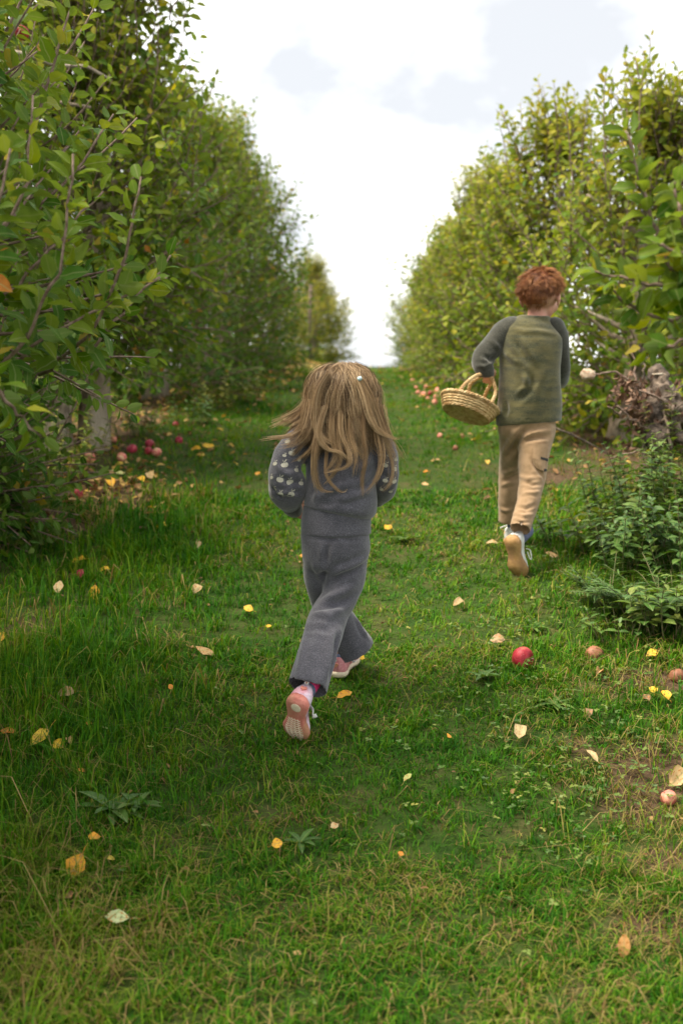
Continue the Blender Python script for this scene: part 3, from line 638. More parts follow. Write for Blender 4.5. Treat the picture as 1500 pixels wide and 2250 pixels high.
# ------------------------------------------------------------------ shoes
def shoe(root, toe, up, heel_pos, Ls, mats, loose=False, side=1):
    """trainer in its own frame (Y toe, Z up, unit length), heel underside at heel_pos"""
    Yv = Vector(toe).normalized(); Zv = Vector(up); Zv = (Zv - Yv*Zv.dot(Yv)).normalized(); Xv = Yv.cross(Zv)
    Mx = Matrix([[Xv.x, Yv.x, Zv.x, heel_pos[0]], [Xv.y, Yv.y, Zv.y, heel_pos[1]], [Xv.z, Yv.z, Zv.z, heel_pos[2]], [0, 0, 0, 1]]) @ Matrix.Diagonal((Ls, Ls, Ls, 1))
    tt = [0, .03, .08, .16, .28, .42, .56, .68, .80, .90, .96, 1.0]; ww = [.06, .125, .165, .185, .165, .135, .165, .215, .215, .165, .105, .03]
    cx = [0, 0, 0, 0, .005, .02, .03, .03, .02, .0, -.015, -.025]
    rock = lambda t_: .05*max(0, t_ - .72)/.28 + .02*max(0, .08 - t_)/.08
    def fin(bm, name, mat_, par=root, sm=True):
        bm.transform(Mx); return link(name, bm_mesh(name, bm, sm), mat_, par)
    bm = bmesh.new(); rows = []
    for t_, w_, c_ in zip(tt, ww, cx):
        rz = rock(t_); c_ *= side; rows.append([bm.verts.new(v) for v in ((c_ - w_*.93, t_, rz), (c_ + w_*.93, t_, rz), (c_ + w_*1.04, t_, rz + .05), (c_ + w_, t_, rz + .115), (c_ - w_, t_, rz + .115), (c_ - w_*1.04, t_, rz + .05))])
    for A, B in zip(rows, rows[1:]):
        for k in range(6): bm.faces.new((A[k], A[(k+1) % 6], B[(k+1) % 6], B[k]))
    bm.faces.new(rows[0][::-1]); bm.faces.new(rows[-1])
    sole = fin(bm, 'sole', mats['sole'])
    bm = bmesh.new(); rr = []
    hh = [.40, .43, .42, .40, .40, .385, .33, .27, .22, .18, .15, .11]; top = [.35, .62, .72, .78, .74, .62, .60, .62, .6, .5, .4, .2]
    for t_, w_, c_, h_, tp_ in zip(tt, ww, cx, hh, top):
        w_ = w_*.97; c_ *= side; rz = rock(t_)*.6; prof = []
        for k in range(15):
            a_ = math.pi*k/14; s_ = math.cos(a_); x = c_ + w_*math.copysign(abs(s_)**.6, s_)*(1 - (1 - tp_*.8)*(math.sin(a_)**2)*.25); z = .09 + rz + (h_ - .09)*math.sin(a_)**.75
            prof.append(bm.verts.new((x, t_ + (.035 if t_ < .05 else 0)*math.sin(a_), z)))
        rr.append(prof)
    for A, B in zip(rr, rr[1:]):
        for k in range(14): bm.faces.new((A[k], A[k+1], B[k+1], B[k]))
        bm.faces.new((A[14], A[0], B[0], B[14]))
    bm.faces.new(rr[0][::-1]); bm.faces.new(rr[-1]); fin(bm, 'upper', mats['upper'])
    bm = bmesh.new(); loft(bm, [(Vector((0, .20, .34)), .115, .15), (Vector((0, .20, .46)), .125, .16), (Vector((0, .19, .50)), .105, .14)], 20); fin(bm, 'collar', mats['collar'])
    if mats.get('tread'):
        bm = bmesh.new()
        for i in range(11):
            y = .46 + i*.046; w_ = np.interp(y, tt, ww)*.72; c_ = np.interp(y, tt, cx)*side; n_ = 9; pr = None
            for k in range(n_):
                x = c_ - w_ + 2*w_*k/(n_ - 1); yy = y + .014*(1 if k % 2 else -1); zz = rock(y) - .010
                cur = [bm.verts.new(v) for v in ((x, yy - .009, zz), (x, yy + .009, zz), (x, yy + .009, zz + .03), (x, yy - .009, zz + .03))]
                if pr:
                    for a_, b_ in ((0, 1), (1, 2), (2, 3), (3, 0)): bm.faces.new((pr[a_], pr[b_], cur[b_], cur[a_]))
                pr = cur
        o_ = fin(bm, 'tread', mats['tread'], sole, False); o_['kind'] = 'stuff'
        bm = bmesh.new(); ball(bm, (0, .19, .0), 1, (.085, .085, .014), seg=20); fin(bm, 'heel_pad', mats['tread'], sole)
        bm = bmesh.new(); loft(bm, [(Vector((0, -.005, .36)), .035, .012), (Vector((0, -.03, .46)), .035, .012), (Vector((0, -.005, .56)), .035, .012)], 12); fin(bm, 'pull_tab', mats['tab'])
        bm = bmesh.new(); loft(bm, [(Vector((0, -.014, .36)), .010, .012), (Vector((0, -.040, .46)), .010, .012), (Vector((0, -.016, .565)), .010, .012)], 12); fin(bm, 'stripe', mats['heart'])
        bm = bmesh.new(); hp = []                                   # raised heart on the heel
        for k in range(24):
            a_ = 2*math.pi*k/24; hx = .055*math.sin(a_)**3; hz = .05*(13*math.cos(a_) - 5*math.cos(2*a_) - 2*math.cos(3*a_) - math.cos(4*a_))/16; hp.append(bm.verts.new((hx*1.0, -.006 + .25*hx*hx, .27 + hz)))
        f_ = bm.faces.new(hp); ex = bmesh.ops.extrude_face_region(bm, geom=[f_]); bmesh.ops.translate(bm, verts=[v for v in ex['geom'] if isinstance(v, bmesh.types.BMVert)], vec=(0, .05, 0)); fin(bm, 'heart', mats['heart'], root, False)
        bm = bmesh.new(); loft(bm, [(Vector((-.19, .46, .15)), .045, .012), (Vector((-.15, .47, .30)), .045, .012), (Vector((0, .46, .41)), .045, .012), (Vector((.16, .45, .30)), .045, .012), (Vector((.22, .44, .16)), .045, .012), (Vector((.27, .42, .20)), .045, .010)], 10, (0, 1, 0)); fin(bm, 'strap', mats['strap'])
    else:
        for pts in ([(.10, .45, .36), (.20, .46, .33), (.26, .52, .25), (.27, .62, .20), (.22, .60, .22), (.14, .50, .32)], [(-.10, .45, .36), (-.22, .44, .32), (-.30, .40, .28), (-.27, .48, .28), (-.12, .48, .34)]):
            mb = MB(); mb.tube(smooth_path([(p, 0, 0) for p in pts], 5) and [q_[0] for q_ in smooth_path([(p, 0, 0) for p in pts], 5)], .011, 6); me_ = mb.mesh('lace'); me_.transform(Mx); link('lace', me_, mats['tab'], root)
    return Mx
# ------------------------------------------------------------------ the girl
def px_rings(lst, ry_ratio=1.0):
    """(px, py, depth, half width in photo px[, ry/rx]) -> world rings"""
    out = []
    for q in lst:
        p = at(q[0], q[1], q[2]); rx = q[3]*q[2]/F; out.append((p, rx, rx*(q[4] if len(q) > 4 else ry_ratio)))
    return out
def shoe_frame(toe, up, heel, Ls):
    Yv = Vector(toe).normalized(); Zv = Vector(up); Zv = (Zv - Yv*Zv.dot(Yv)).normalized(); Xv = Yv.cross(Zv); h = Vector(heel)
    return lambda x, y, z: h + (Xv*x + Yv*y + Zv*z)*Ls
gfoot = on_ground(741, 1503)
G_BACK = ((-.03, .50, -.87), (.42, .86, .40), at(650, 1537, 2.675), .178); G_FRONT = ((.33, 1.0, .20), (-.05, -.2, 1), (gfoot.x - .004, gfoot.y + .005, gfoot.z + .010), .172)
fb, ff = shoe_frame(*G_BACK), shoe_frame(*G_FRONT)
girl = empty('person', (gfoot.x, gfoot.y, gfoot.z), 'small long-haired girl in a grey knit set running away up the lane', 'person')
gH = at(753, 884, 3.06); gs = .096; gR = Matrix.Rotation(R(-4), 3, 'Z') @ Matrix.Rotation(R(-8), 3, 'X')
bm = bmesh.new()
head_into(bm, gH, gs, gR)
A3 = lambda px, py, d: at(px, py, d)
loft(bm, smooth_path(px_rings([(738, 1232, 3.03, 56, .8), (738, 1190, 3.02, 64, .8), (744, 1120, 3.02, 58, .8), (749, 1050, 3.03, 62, .78), (752, 990, 3.05, 66, .68), (753, 965, 3.06, 46, .72), (754, 945, 3.065, 28, 1.0), (754, 915, 3.07, 28, 1.0)])), 24)
limb(bm, [A3(690, 975, 3.05), A3(640, 990, 3.02), A3(622, 1045, 3.0), A3(632, 1090, 3.05), A3(652, 1117, 3.15)], [.034, .031, .027, .023, .018]); limb(bm, [A3(815, 975, 3.05), A3(842, 1000, 3.03), A3(850, 1050, 3.02), A3(842, 1085, 3.09), A3(826, 1100, 3.17)], [.034, .030, .025, .022, .018])
hand(bm, A3(650, 1117, 3.14), (.16, .95, -.20), (.8, 0, -.4), (.4, 0, .9), .10, 1.0); hand(bm, A3(828, 1099, 3.16), (-.22, .95, .05), (-.8, 0, -.4), (-.4, 0, .9), .10, 1.0)
limb(bm, [A3(762, 1225, 3.03), A3(750, 1300, 3.0), A3(728, 1345, 2.985), A3(702, 1420, 2.875), A3(688, 1470, 2.81), fb(0, .20, .60), fb(0, .26, .30)], [.058, .050, .042, .034, .025, .021, .017])
limb(bm, [A3(708, 1225, 3.03), A3(710, 1290, 3.09), A3(724, 1340, 3.15), A3(750, 1400, 3.19), ff(0, .17, .62), ff(0, .24, .30)], [.058, .050, .042, .036, .023, .018])
body = link('body', remesh('body', bm, .0042, 3), M['skin'], girl)
face_parts(gH, gs, gR, girl)
# trousers with flared hems
bm = bmesh.new()
loft(bm, smooth_path(px_rings([(738, 1140, 3.02, 72, .8), (737, 1172, 3.02, 76, .83), (737, 1208, 3.02, 75.5, .86), (737, 1240, 3.03, 68, .82), (738, 1256, 3.03, 50, .7)])), 36)
loft(bm, smooth_path(px_rings([(762, 1222, 3.02, 46, .98), (757, 1270, 3.01, 47, .98), (745, 1312, 2.99, 41, 1.0), (727, 1345, 2.97, 42, 1.0), (713, 1380, 2.92, 43.5, .98), (702, 1420, 2.87, 44, .98), (689, 1465, 2.805, 43.5, 1.05), (674, 1513, 2.765, 46, 1.2)])), 32, (1, 0, .0))
loft(bm, smooth_path(px_rings([(706, 1222, 3.03, 43, 1.0), (707, 1275, 3.07, 38, 1.05), (722, 1325, 3.14, 38, 1.05), (742, 1366, 3.18, 40, 1.0), (762, 1400, 3.2, 43, .98), (780, 1430, 3.215, 47, .95)])), 32)
me = remesh('trousers', bm, .0055, 7)
folds(me, [([(716, 1268), (745, 1250), (782, 1236), (806, 1222)], .010, .006), ([(716, 1290), (748, 1268), (790, 1250)], .010, -.005), ([(705, 1322), (740, 1305), (783, 1285)], .012, .007), ([(700, 1338), (735, 1330), (778, 1312)], .011, -.006),
    ([(688, 1352), (720, 1352), (765, 1338)], .012, .006), ([(676, 1382), (715, 1385), (752, 1365)], .013, -.004), ([(674, 1372), (668, 1420), (655, 1485)], .012, .004), ([(728, 1390), (722, 1440), (712, 1500)], .013, .006), ([(742, 1390), (735, 1440), (722, 1480)], .010, -.006),
    ([(703, 1400), (694, 1450), (690, 1500)], .012, -.003), ([(720, 1195), (716, 1225), (714, 1262)], .010, -.006), ([(780, 1355), (796, 1385), (808, 1400)], .010, .005), ([(690, 1235), (700, 1262), (708, 1280)], .010, .004), ([(672, 1180), (715, 1186), (765, 1185), (808, 1192)], .007, -.002)], 3, .0034, 11)
hollow(me, A3(674, 1513, 2.765), A3(674, 1513, 2.765) - A3(689, 1465, 2.805), .066); hollow(me, A3(780, 1430, 3.215), A3(780, 1430, 3.215) - A3(762, 1400, 3.2), .066)
link('trousers', me, M['knit'], girl)
bm = bmesh.new(); loft(bm, smooth_path(px_rings([(741, 1112, 3.02, 74, .82), (740, 1130, 3.02, 76, .83), (738, 1152, 3.02, 77.5, .84), (738, 1171, 3.02, 77.8, .85), (738, 1174, 3.02, 75, .84)])), 48)
link('waistband', folds(remesh('waistband', bm, .005, 3), [], 5, .0015, 14), M['knit'], girl)
# sweater: blousing body, balloon sleeves with little apple motifs, dark cuffs
bm = bmesh.new()
loft(bm, smooth_path(px_rings([(746, 1127, 3.02, 69, .84), (747, 1121, 3.02, 79, .90), (748, 1108, 3.02, 81, .92), (748, 1085, 3.02, 79.5, .90), (749, 1048, 3.025, 77, .86), (751, 1002, 3.04, 79, .78), (752, 972, 3.05, 74, .70), (753, 956, 3.06, 48, .72), (754, 945, 3.062, 34, .9)])), 40)
for q in ([(690, 972, 3.045, 34), (655, 985, 3.03, 31), (637, 1005, 3.01, 31)], [(812, 972, 3.045, 34), (838, 990, 3.03, 28), (846, 1010, 3.02, 27)]):
    loft(bm, smooth_path(px_rings(q)), 20); [ball(bm, p, r_, seg=14) for p, r_, _ in (px_rings(q)[0], px_rings(q)[-1])]
me = remesh('sweater', bm, .005, 7)
folds(me, [([(690, 1098), (725, 1078), (770, 1062)], .011, .005), ([(735, 1108), (775, 1088), (815, 1078)], .011, .005), ([(700, 1112), (740, 1104), (780, 1106)], .009, -.003), ([(820, 1045), (800, 1070), (770, 1086)], .010, -.004), ([(760, 1040), (790, 1030), (818, 1008)], .012, .004), ([(690, 1040), (700, 1075), (690, 1100)], .010, .004)], 8, .0022, 12)
link('sweater', me, M['knit'], girl)
def sleeve_with_motifs(rings, cuff, seed, spots):
    bm = bmesh.new(); loft(bm, smooth_path(px_rings(rings)), 28); q = px_rings(rings); ball(bm, q[0][0], q[0][1]*.98, seg=16)
    me_ = remesh('sleeve', bm, .0048, 6); folds(me_, seed[1], seed[0], .0035, 16); sl = link('sleeve', me_, M['knit'], girl)
    bm = bmesh.new(); loft(bm, smooth_path(px_rings(cuff)), 20); link('cuff', remesh('cuff', bm, .004, 4), M['knit_dark'], girl)
    bv = bvh_of(me_); rr = random.Random(seed[0])
    def motif(px, py, sz, ang):
        h_ = hit(bv, px, py)
        if h_[0] is None or h_[1].y > -.12: return
        c_, n_ = h_[0], h_[1]; X = Vector((0, 0, 1)).cross(n_); X.normalize(); Yq = n_.cross(X); bm2 = bmesh.new()
        def patch(outline, pivot):
            ring = []
            for (u, v) in outline:
                u2 = u*math.cos(ang) - v*math.sin(ang); v2 = u*math.sin(ang) + v*math.cos(ang); s_ = sz*1.36e-3
                p_ = c_ + X*u2*s_ + Yq*v2*s_ + n_*.03; g_ = bv.ray_cast(p_, -n_, .08); ring.append(bm2.verts.new((g_[0] + n_*.0012) if g_[0] else c_ + X*u2*s_ + Yq*v2*s_))
            u, v = pivot; u2 = u*math.cos(ang) - v*math.sin(ang); v2 = u*math.sin(ang) + v*math.cos(ang)
            p_ = c_ + X*u2*sz*1.36e-3 + Yq*v2*sz*1.36e-3 + n_*.03; g_ = bv.ray_cast(p_, -n_, .08); cv = bm2.verts.new((g_[0] + n_*.0016) if g_[0] else c_)
            for k in range(len(ring)): bm2.faces.new((ring[k], ring[(k+1) % len(ring)], cv))
        ap = []
        for k in range(18):
            a_ = 2*math.pi*k/18 + math.pi/2; dip = .30*math.exp(-((k if k < 9 else k - 18)/1.3)**2) + .10*math.exp(-((k - 9)/1.2)**2); ap.append(((.62 - .1*math.sin(a_)*0)*(1 - dip)*math.cos(a_)*1.08, (.52)*(1 - dip)*math.sin(a_)))
        patch(ap, (0, -.05)); patch([(.04, .45), (.16, .72), (.42, .98), (.58, .92), (.42, .66)], (.35, .78)); patch([(-.03, .30), (.03, .30), (-.06, .86), (-.20, 1.05), (-.16, .82)], (-.06, .72))
        mt = bm_mesh('apple_motif', bm2); link('apple_motif', mt, M['motif'], sl)
    for s_ in spots: motif(s_[0], s_[1], s_[2], rr.uniform(-.35, .35))
    return sl
sleeve_with_motifs([(672, 958, 3.035, 30), (650, 980, 3.015, 33), (632, 1008, 3.0, 34), (626, 1036, 2.99, 36), (631, 1062, 3.0, 42), (633, 1084, 3.03, 40), (640, 1106, 3.07, 25)], [(638, 1100, 3.06, 24), (641, 1113, 3.085, 22), (648, 1121, 3.13, 18)],
    (21, [([(612, 1050), (640, 1062), (668, 1058)], .009, -.005), ([(600, 1084), (630, 1082), (660, 1092)], .008, .005), ([(605, 1020), (630, 1040), (652, 1040)], .009, .004), ([(596, 1065), (606, 1085), (622, 1098)], .008, -.004)]),
    [(641, 996, 11), (625, 1022, 12), (604, 1019, 9), (651, 1033, 10), (615, 1054, 12), (637, 1058, 11), (597, 1049, 8), (661, 1062, 10), (616, 1086, 10), (640, 1086, 12), (605, 1074, 8), (663, 970, 11), (657, 1010, 9), (597, 1092, 8), (632, 970, 10), (625, 1001, 7)])
sleeve_with_motifs([(826, 962, 3.04, 27), (843, 990, 3.03, 28), (849, 1020, 3.02, 27), (850, 1050, 3.02, 25), (845, 1076, 3.06, 24), (834, 1092, 3.11, 18)], [(838, 1084, 3.09, 19), (830, 1097, 3.14, 17), (822, 1100, 3.18, 15)],
    (22, [([(838, 1040), (852, 1052), (866, 1050)], .008, -.004)]), [(856, 1000, 10), (866, 1030, 11), (846, 1022, 10), (866, 1058, 10), (846, 1056, 9), (858, 1080, 8), (838, 1000, 9), (869, 1010, 8), (838, 1075, 8)])
# shoes
GS = dict(sole=M['coral'], upper=M['lilac'], collar=M['slate'], tread=M['cream'], tab=M['white_shoe'], heart=M['coral'], strap=M['white_shoe'])
GS2 = dict(GS, sole=M['cream'], upper=M['rose'], collar=M['slate'])
def shoe_part(label, *a, **k):
    e_ = empty('shoe', (0, 0, 0)); e_.parent = k.pop('person'); e_.matrix_parent_inverse = mw(e_.parent).inverted(); e_['label'] = label
    shoe(e_, *a, **k)
shoe_part('kicked-up shoe showing its coral sole', *G_BACK, GS, side=-1, person=girl)
shoe_part('planted pink shoe', *G_FRONT, GS2, side=1, person=girl)
for fr in (fb, ff):
    bm = bmesh.new(); limb(bm, [fr(0, .23, .36), fr(0, .21, .52), fr(0, .20, .66)], [.020, .022, .023], 16); link('sock', bm_mesh('sock', bm), M['pink'], girl)
# hair
rng = np.random.default_rng(31)
hc = np.array(at(752, 881, 3.06)); RX, RY, RZ = .093, .104, .103
bm = bmesh.new(); ball(bm, hc + np.array([0, 0, .002]), 1, (RX*.95, RY*.95, RZ*.95), seg=28)
for v in bm.verts:
    if v.co.y > hc[1] + .02: v.co.y = hc[1] + .02 + (v.co.y - hc[1] - .02)*(.35 if v.co.z < hc[2] + .03 else .8)
bm.verts.ensure_lookup_table(); base_me = bm_mesh('hair_base', bm)
at_ = base_me.attributes.new('tint', 'FLOAT', 'POINT'); at_.data.foreach_set('value', np.full(len(base_me.vertices), .28, np.float32))
paths, tints = [], []; FINE = True
def clump(gd, n, w0, w1, tone, jit=.1):
    if FINE and n > 1: n = int(n*1.6); w1 = w1*1.25; jit = jit*1.35
    """strands that gather round a guide (k,3): width w0 at the root, w1 at the tip"""
    k = len(gd); u = np.linspace(0, 1, k)
    off = rng.normal(0, 1, (n, 1, 3))*np.array([1, .6, .5]); wv = np.interp(u, [0, .35, 1], [w0, w0*.8 + w1*.2, w1])[None, :, None]
    ph = rng.uniform(0, 6.28, (n, 1)); wig = np.sin(u[None]*rng.uniform(5, 12, (n, 1)) + ph)*.0028*u[None]
    p = gd[None] + off*wv; p[..., 0] += wig; p[..., 1] += .5*wig
    cut = rng.uniform(.80, 1.0, (n, 1)); uu = u[None]*cut                                  # uneven ends
    q = np.empty_like(p)
    for i in range(n):
        for c_ in range(3): q[i, :, c_] = np.interp(uu[i], u, p[i, :, c_])
    paths.append(q); t_ = tone + rng.normal(0, jit, (n, 1)) + .26*u[None]**1.2; tints.append(t_)
def dense(pts, k=22):
    P = np.array([tuple(p) for p in pts], float); R_ = smooth_path([(Vector(p), 0, 0) for p in P], 6); Q = np.array([tuple(r_[0]) for r_ in R_]); c_ = np.concatenate([[0], np.cumsum(np.linalg.norm(np.diff(Q, axis=0), axis=1))]); s_ = np.linspace(0, c_[-1], k)
    return np.stack([np.interp(s_, c_, Q[:, i]) for i in range(3)], 1)
for i in range(185):
    ph = math.radians(rng.uniform(-118, 118)); th0 = rng.uniform(.02, 1.05); lay = rng.uniform(.98, 1.08)
    pts = []
    for th in np.linspace(th0, 1.50, 6): pts.append(hc + lay*np.array([RX*math.sin(ph)*math.sin(th), -RY*math.cos(ph)*math.sin(th), RZ*math.cos(th)]) + np.array([.012*math.sin(3*th + i), 0, 0]))
    E = pts[-1]; side = E[0]/RX; Lh = rng.uniform(.07, .145) if i % 3 else rng.uniform(.13, .24)
    if side > .2: Lh *= .92
    A_ = rng.uniform(.004, .014); lam = rng.uniform(.08, .15); p0 = rng.uniform(0, 6.28)
    dr = -rng.uniform(.0, .05)*(1 if side < .1 else .2) + (rng.uniform(.0, .035) if side > .35 else 0) - (rng.uniform(0, .06) if side < -.55 else 0)
    for s_ in np.linspace(.15, 1, 7):
        z_ = s_*Lh; push = -.006*s_ - .010*math.sin(math.pi*s_)*s_
        pts.append(E + np.array([side*.014*s_ + dr*s_**1.8 + A_*s_*math.sin(2*math.pi*z_/lam + p0), push - .012*math.cos(2*math.pi*z_/lam + p0)*s_ - (.02*abs(side)*s_ if E[1] > hc[1] - .04 else 0), -z_ + (.018*s_**4 if i % 3 == 0 else 0)]))
    clump(dense(pts), 30 if th0 < .6 else 24, .0090, rng.uniform(.0018, .0050), .37 + 3.6*(lay - 1.03) + .19*rng.normal() + .08*abs(side), .17)  # inner layers tinted darker, painting crevice shade into the hair colour
D_ = 2.905
for path, n, w0, w1, tone in [([(680, 880, 2.98), (668, 935, 2.96), (640, 957, 2.95), (600, 962, 2.95), (573, 966, 2.96)], 26, .008, .006, .55), ([(690, 900, 2.96), (672, 950, 2.93), (645, 975, 2.93), (612, 982, 2.94)], 24, .008, .006, .5),
        ([(700, 930, 2.95), (690, 975, 2.92), (668, 1000, 2.92), (640, 1016, 2.93)], 26, .007, .004, .5), ([(715, 890, 2.945), (700, 950, 2.915), (718, 985, 2.90), (745, 992, 2.895), (768, 1012, 2.895)], 26, .006, .004, .6),
        ([(700, 950, 2.93), (692, 1000, D_), (694, 1050, D_), (708, 1078, D_), (735, 1080, D_)], 34, .007, .003, .45), ([(728, 950, 2.92), (738, 1000, D_), (722, 1030, 2.90), (712, 1042, 2.90)], 30, .006, .003, .5),
        ([(750, 950, 2.92), (770, 1000, 2.90), (762, 1026, 2.895), (712, 1040, 2.895)], 34, .006, .002, .58), ([(742, 960, 2.92), (748, 1010, 2.90), (725, 1050, 2.90), (708, 1068, 2.90)], 30, .006, .003, .42),
        ([(832, 950, 2.94), (840, 1005, 2.92), (828, 1050, 2.91), (800, 1085, 2.905)], 34, .007, .003, .48), ([(848, 970, 2.95), (862, 1020, 2.94), (858, 1060, 2.93), (838, 1080, 2.92)], 30, .007, .003, .5),
        ([(800, 960, 2.92), (803, 1010, D_), (796, 1050, D_), (798, 1092, D_)], 26, .006, .003, .38), ([(690, 1000, 2.915), (688, 1040, 2.91), (694, 1085, 2.91)], 16, .005, .003, .42), ([(715, 1040, 2.90), (738, 1075, 2.90), (755, 1083, 2.90), (762, 1075, 2.90)], 18, .004, .002, .5),
        ([(790, 834, 2.962), (803, 870, 2.945), (815, 915, 2.932), (835, 950, 2.925), (874, 966, 2.93)], 60, .006, .003, .66), ([(790, 834, 2.962), (810, 868, 2.95), (828, 915, 2.945), (846, 965, 2.94), (866, 1010, 2.94)], 50, .007, .005, .58),
        ([(835, 890, 2.98), (848, 945, 2.96), (868, 980, 2.95), (884, 1010, 2.95)], 16, .006, .006, .52), ([(770, 960, 2.92), (783, 1000, 2.90), (776, 1050, 2.90)], 24, .006, .003, .38), ([(720, 820, 2.965), (698, 860, 2.95), (690, 920, 2.935), (702, 955, 2.92), (730, 975, 2.905)], 44, .005, .004, .56)]:
    if path[0][1] > 925: path = [(path[0][0] + .12*(755 - path[0][0]), path[0][1] - 75, path[0][2] + .045)] + path
    clump(dense([at(*p) for p in path]), n, w0, w1, tone)
for i in range(420):                                                                    # flyaway hairs
    ph = math.radians(rng.uniform(-120, 120)); th = rng.uniform(.2, 1.6); n_ = np.array([RX*math.sin(ph)*math.sin(th), -RY*math.cos(ph)*math.sin(th), RZ*math.cos(th)])
    p0 = hc + n_*1.0; dn = n_/np.linalg.norm(n_); g_ = [p0 + dn*(.012*s_ + .004*rng.random()) + np.array([-.02*s_*s_ + .01*math.sin(5*s_ + i), 0, -.055*s_]) for s_ in np.linspace(0, 1, 6)]
    clump(dense(g_), 1, .001, .001, .6)
hair = link('hair', strands_mesh('hair', np.concatenate(paths), np.concatenate(tints), .00066), M['hair_brown'], girl); hair['kind'] = 'stuff'
link('hair_base', base_me, M['hair_brown'], hair)
bm = bmesh.new(); c_ = at(790, 832, 2.958); loft(bm, [(c_ + Vector((-.002, 0, .006)), .0055, .0055), (c_, .0075, .0075), (c_ + Vector((.002, 0, -.006)), .0055, .0055)], 14); link('hair_tie', bm_mesh('hair_tie', bm), M['band'], hair)
# ------------------------------------------------------------------ the boy
bfoot = on_ground(1121, 1203)
B_BACK = ((.27, .22, -.94), (.62, .76, .30), at(1119, 1180, 4.0), .190); B_FRONT = ((.30, 1, .19), (0, -.19, 1), (bfoot.x, bfoot.y, bfoot.z + .008), .196)
kb, kf = shoe_frame(*B_BACK), shoe_frame(*B_FRONT)
boy = empty('person', (bfoot.x, bfoot.y, bfoot.z), 'red-haired boy in olive shirt and khaki trousers running with a wicker basket', 'person')
B = at
bH = B(1187, 652, 4.28); bs = .104; bR = Matrix.Rotation(R(-28), 3, 'Z') @ Matrix.Rotation(R(-6), 3, 'X')
bm = bmesh.new(); head_into(bm, bH, bs, bR)
loft(bm, smooth_path(px_rings([(1156, 955, 4.26, 50, .8), (1158, 920, 4.25, 56, .8), (1162, 850, 4.25, 52, .8), (1166, 780, 4.25, 57, .72), (1172, 730, 4.26, 50, .58), (1176, 712, 4.27, 30, .7), (1179, 698, 4.275, 22, 1), (1183, 668, 4.28, 23, 1)])), 24)
limb(bm, [B(1122, 728, 4.26), B(1092, 752, 4.25), B(1062, 788, 4.24), B(1064, 808, 4.22), B(1070, 824, 4.21)], [.030, .030, .026, .023, .018]); limb(bm, [B(1214, 732, 4.26), B(1234, 765, 4.26), B(1238, 808, 4.28), B(1234, 832, 4.38), B(1228, 842, 4.46)], [.030, .027, .023, .020, .017])
hand(bm, B(1070, 806, 4.21), (.12, -.05, -1), (0, 1, 0), (1, 0, 0), .098, 1.35); hand(bm, B(1228, 842, 4.45), (-.1, .95, .1), (-.8, 0, -.3), (-.3, 0, .9), .108, 1.1)
limb(bm, [B(1130, 950, 4.28), B(1124, 1000, 4.36), B(1122, 1040, 4.45), B(1118, 1100, kf(0, .2, .9).y), kf(0, .17, .62), kf(0, .24, .30)], [.050, .046, .042, .038, .024, .020]); limb(bm, [B(1183, 950, 4.23), B(1172, 1010, 4.2), B(1166, 1055, 4.17), B(1156, 1105, 4.10), kb(0, .17, .62), kb(0, .24, .30)], [.052, .046, .042, .036, .024, .020])
link('body', remesh('body', bm, .0042, 3), M['skin'], boy); face_parts(bH, bs, bR, boy)
bm = bmesh.new()
loft(bm, smooth_path(px_rings([(1157, 890, 4.25, 58, .82), (1157, 925, 4.25, 62, .84), (1157, 948, 4.255, 62, .82), (1157, 968, 4.26, 46, .7)])), 30)
loft(bm, smooth_path(px_rings([(1130, 940, 4.27, 36, 1), (1125, 990, 4.34, 28, 1.15), (1122, 1032, 4.42, 27, 1.15), (1121, 1072, kf(0, .2, .9).y - .02, 26, 1.1), (1117, 1112, kf(0, .2, .9).y - .01, 23, 1.05), (1112, 1150, kf(0, .2, .9).y, 18.5, 1)])), 26)
loft(bm, smooth_path(px_rings([(1184, 938, 4.23, 38, 1), (1174, 985, 4.2, 35, 1.05), (1170, 1025, 4.18, 31.5, 1.1), (1167, 1060, 4.15, 28.5, 1.1), (1160, 1100, 4.10, 25.5, 1.05), (1149, 1138, 4.05, 24, 1), (1141, 1165, 4.01, 22.5, 1)])), 26)
me = remesh('trousers', bm, .0065, 5)
folds(me, [([(1146, 958), (1175, 950), (1210, 945)], .011, .008), ([(1148, 972), (1180, 962), (1206, 960)], .010, -.008), ([(1110, 1010), (1128, 985), (1144, 955), (1160, 935)], .012, -.009), ([(1104, 1000), (1118, 972), (1132, 945)], .011, .007), ([(1140, 1046), (1160, 1052), (1192, 1050)], .009, .006), ([(1146, 1060), (1170, 1066), (1192, 1064)], .008, -.006),
    ([(1150, 1085), (1172, 1083), (1186, 1080)], .008, .005), ([(1136, 1115), (1155, 1118), (1178, 1108)], .008, -.005), ([(1128, 1128), (1150, 1134), (1172, 1130)], .008, .007), ([(1126, 1146), (1145, 1150), (1166, 1146)], .007, -.006), ([(1106, 1040), (1120, 1034), (1138, 1024)], .009, .006), ([(1104, 1056), (1120, 1050), (1138, 1042)], .008, -.006), ([(1100, 1068), (1118, 1062), (1134, 1060)], .008, .005), ([(1098, 1118), (1112, 1122), (1122, 1120)], .008, .006), ([(1166, 1010), (1180, 1030), (1194, 1058)], .009, -.006)], 13, .003, 13)
hollow(me, B(1141, 1165, 4.01), B(1141, 1165, 4.01) - B(1149, 1138, 4.05), .042); hollow(me, B(1112, 1150, kf(0, .2, .9).y), (0, 0, -1), .036)
tb = link('trousers', me, M['khaki'], boy)
bv = bvh_of(me)
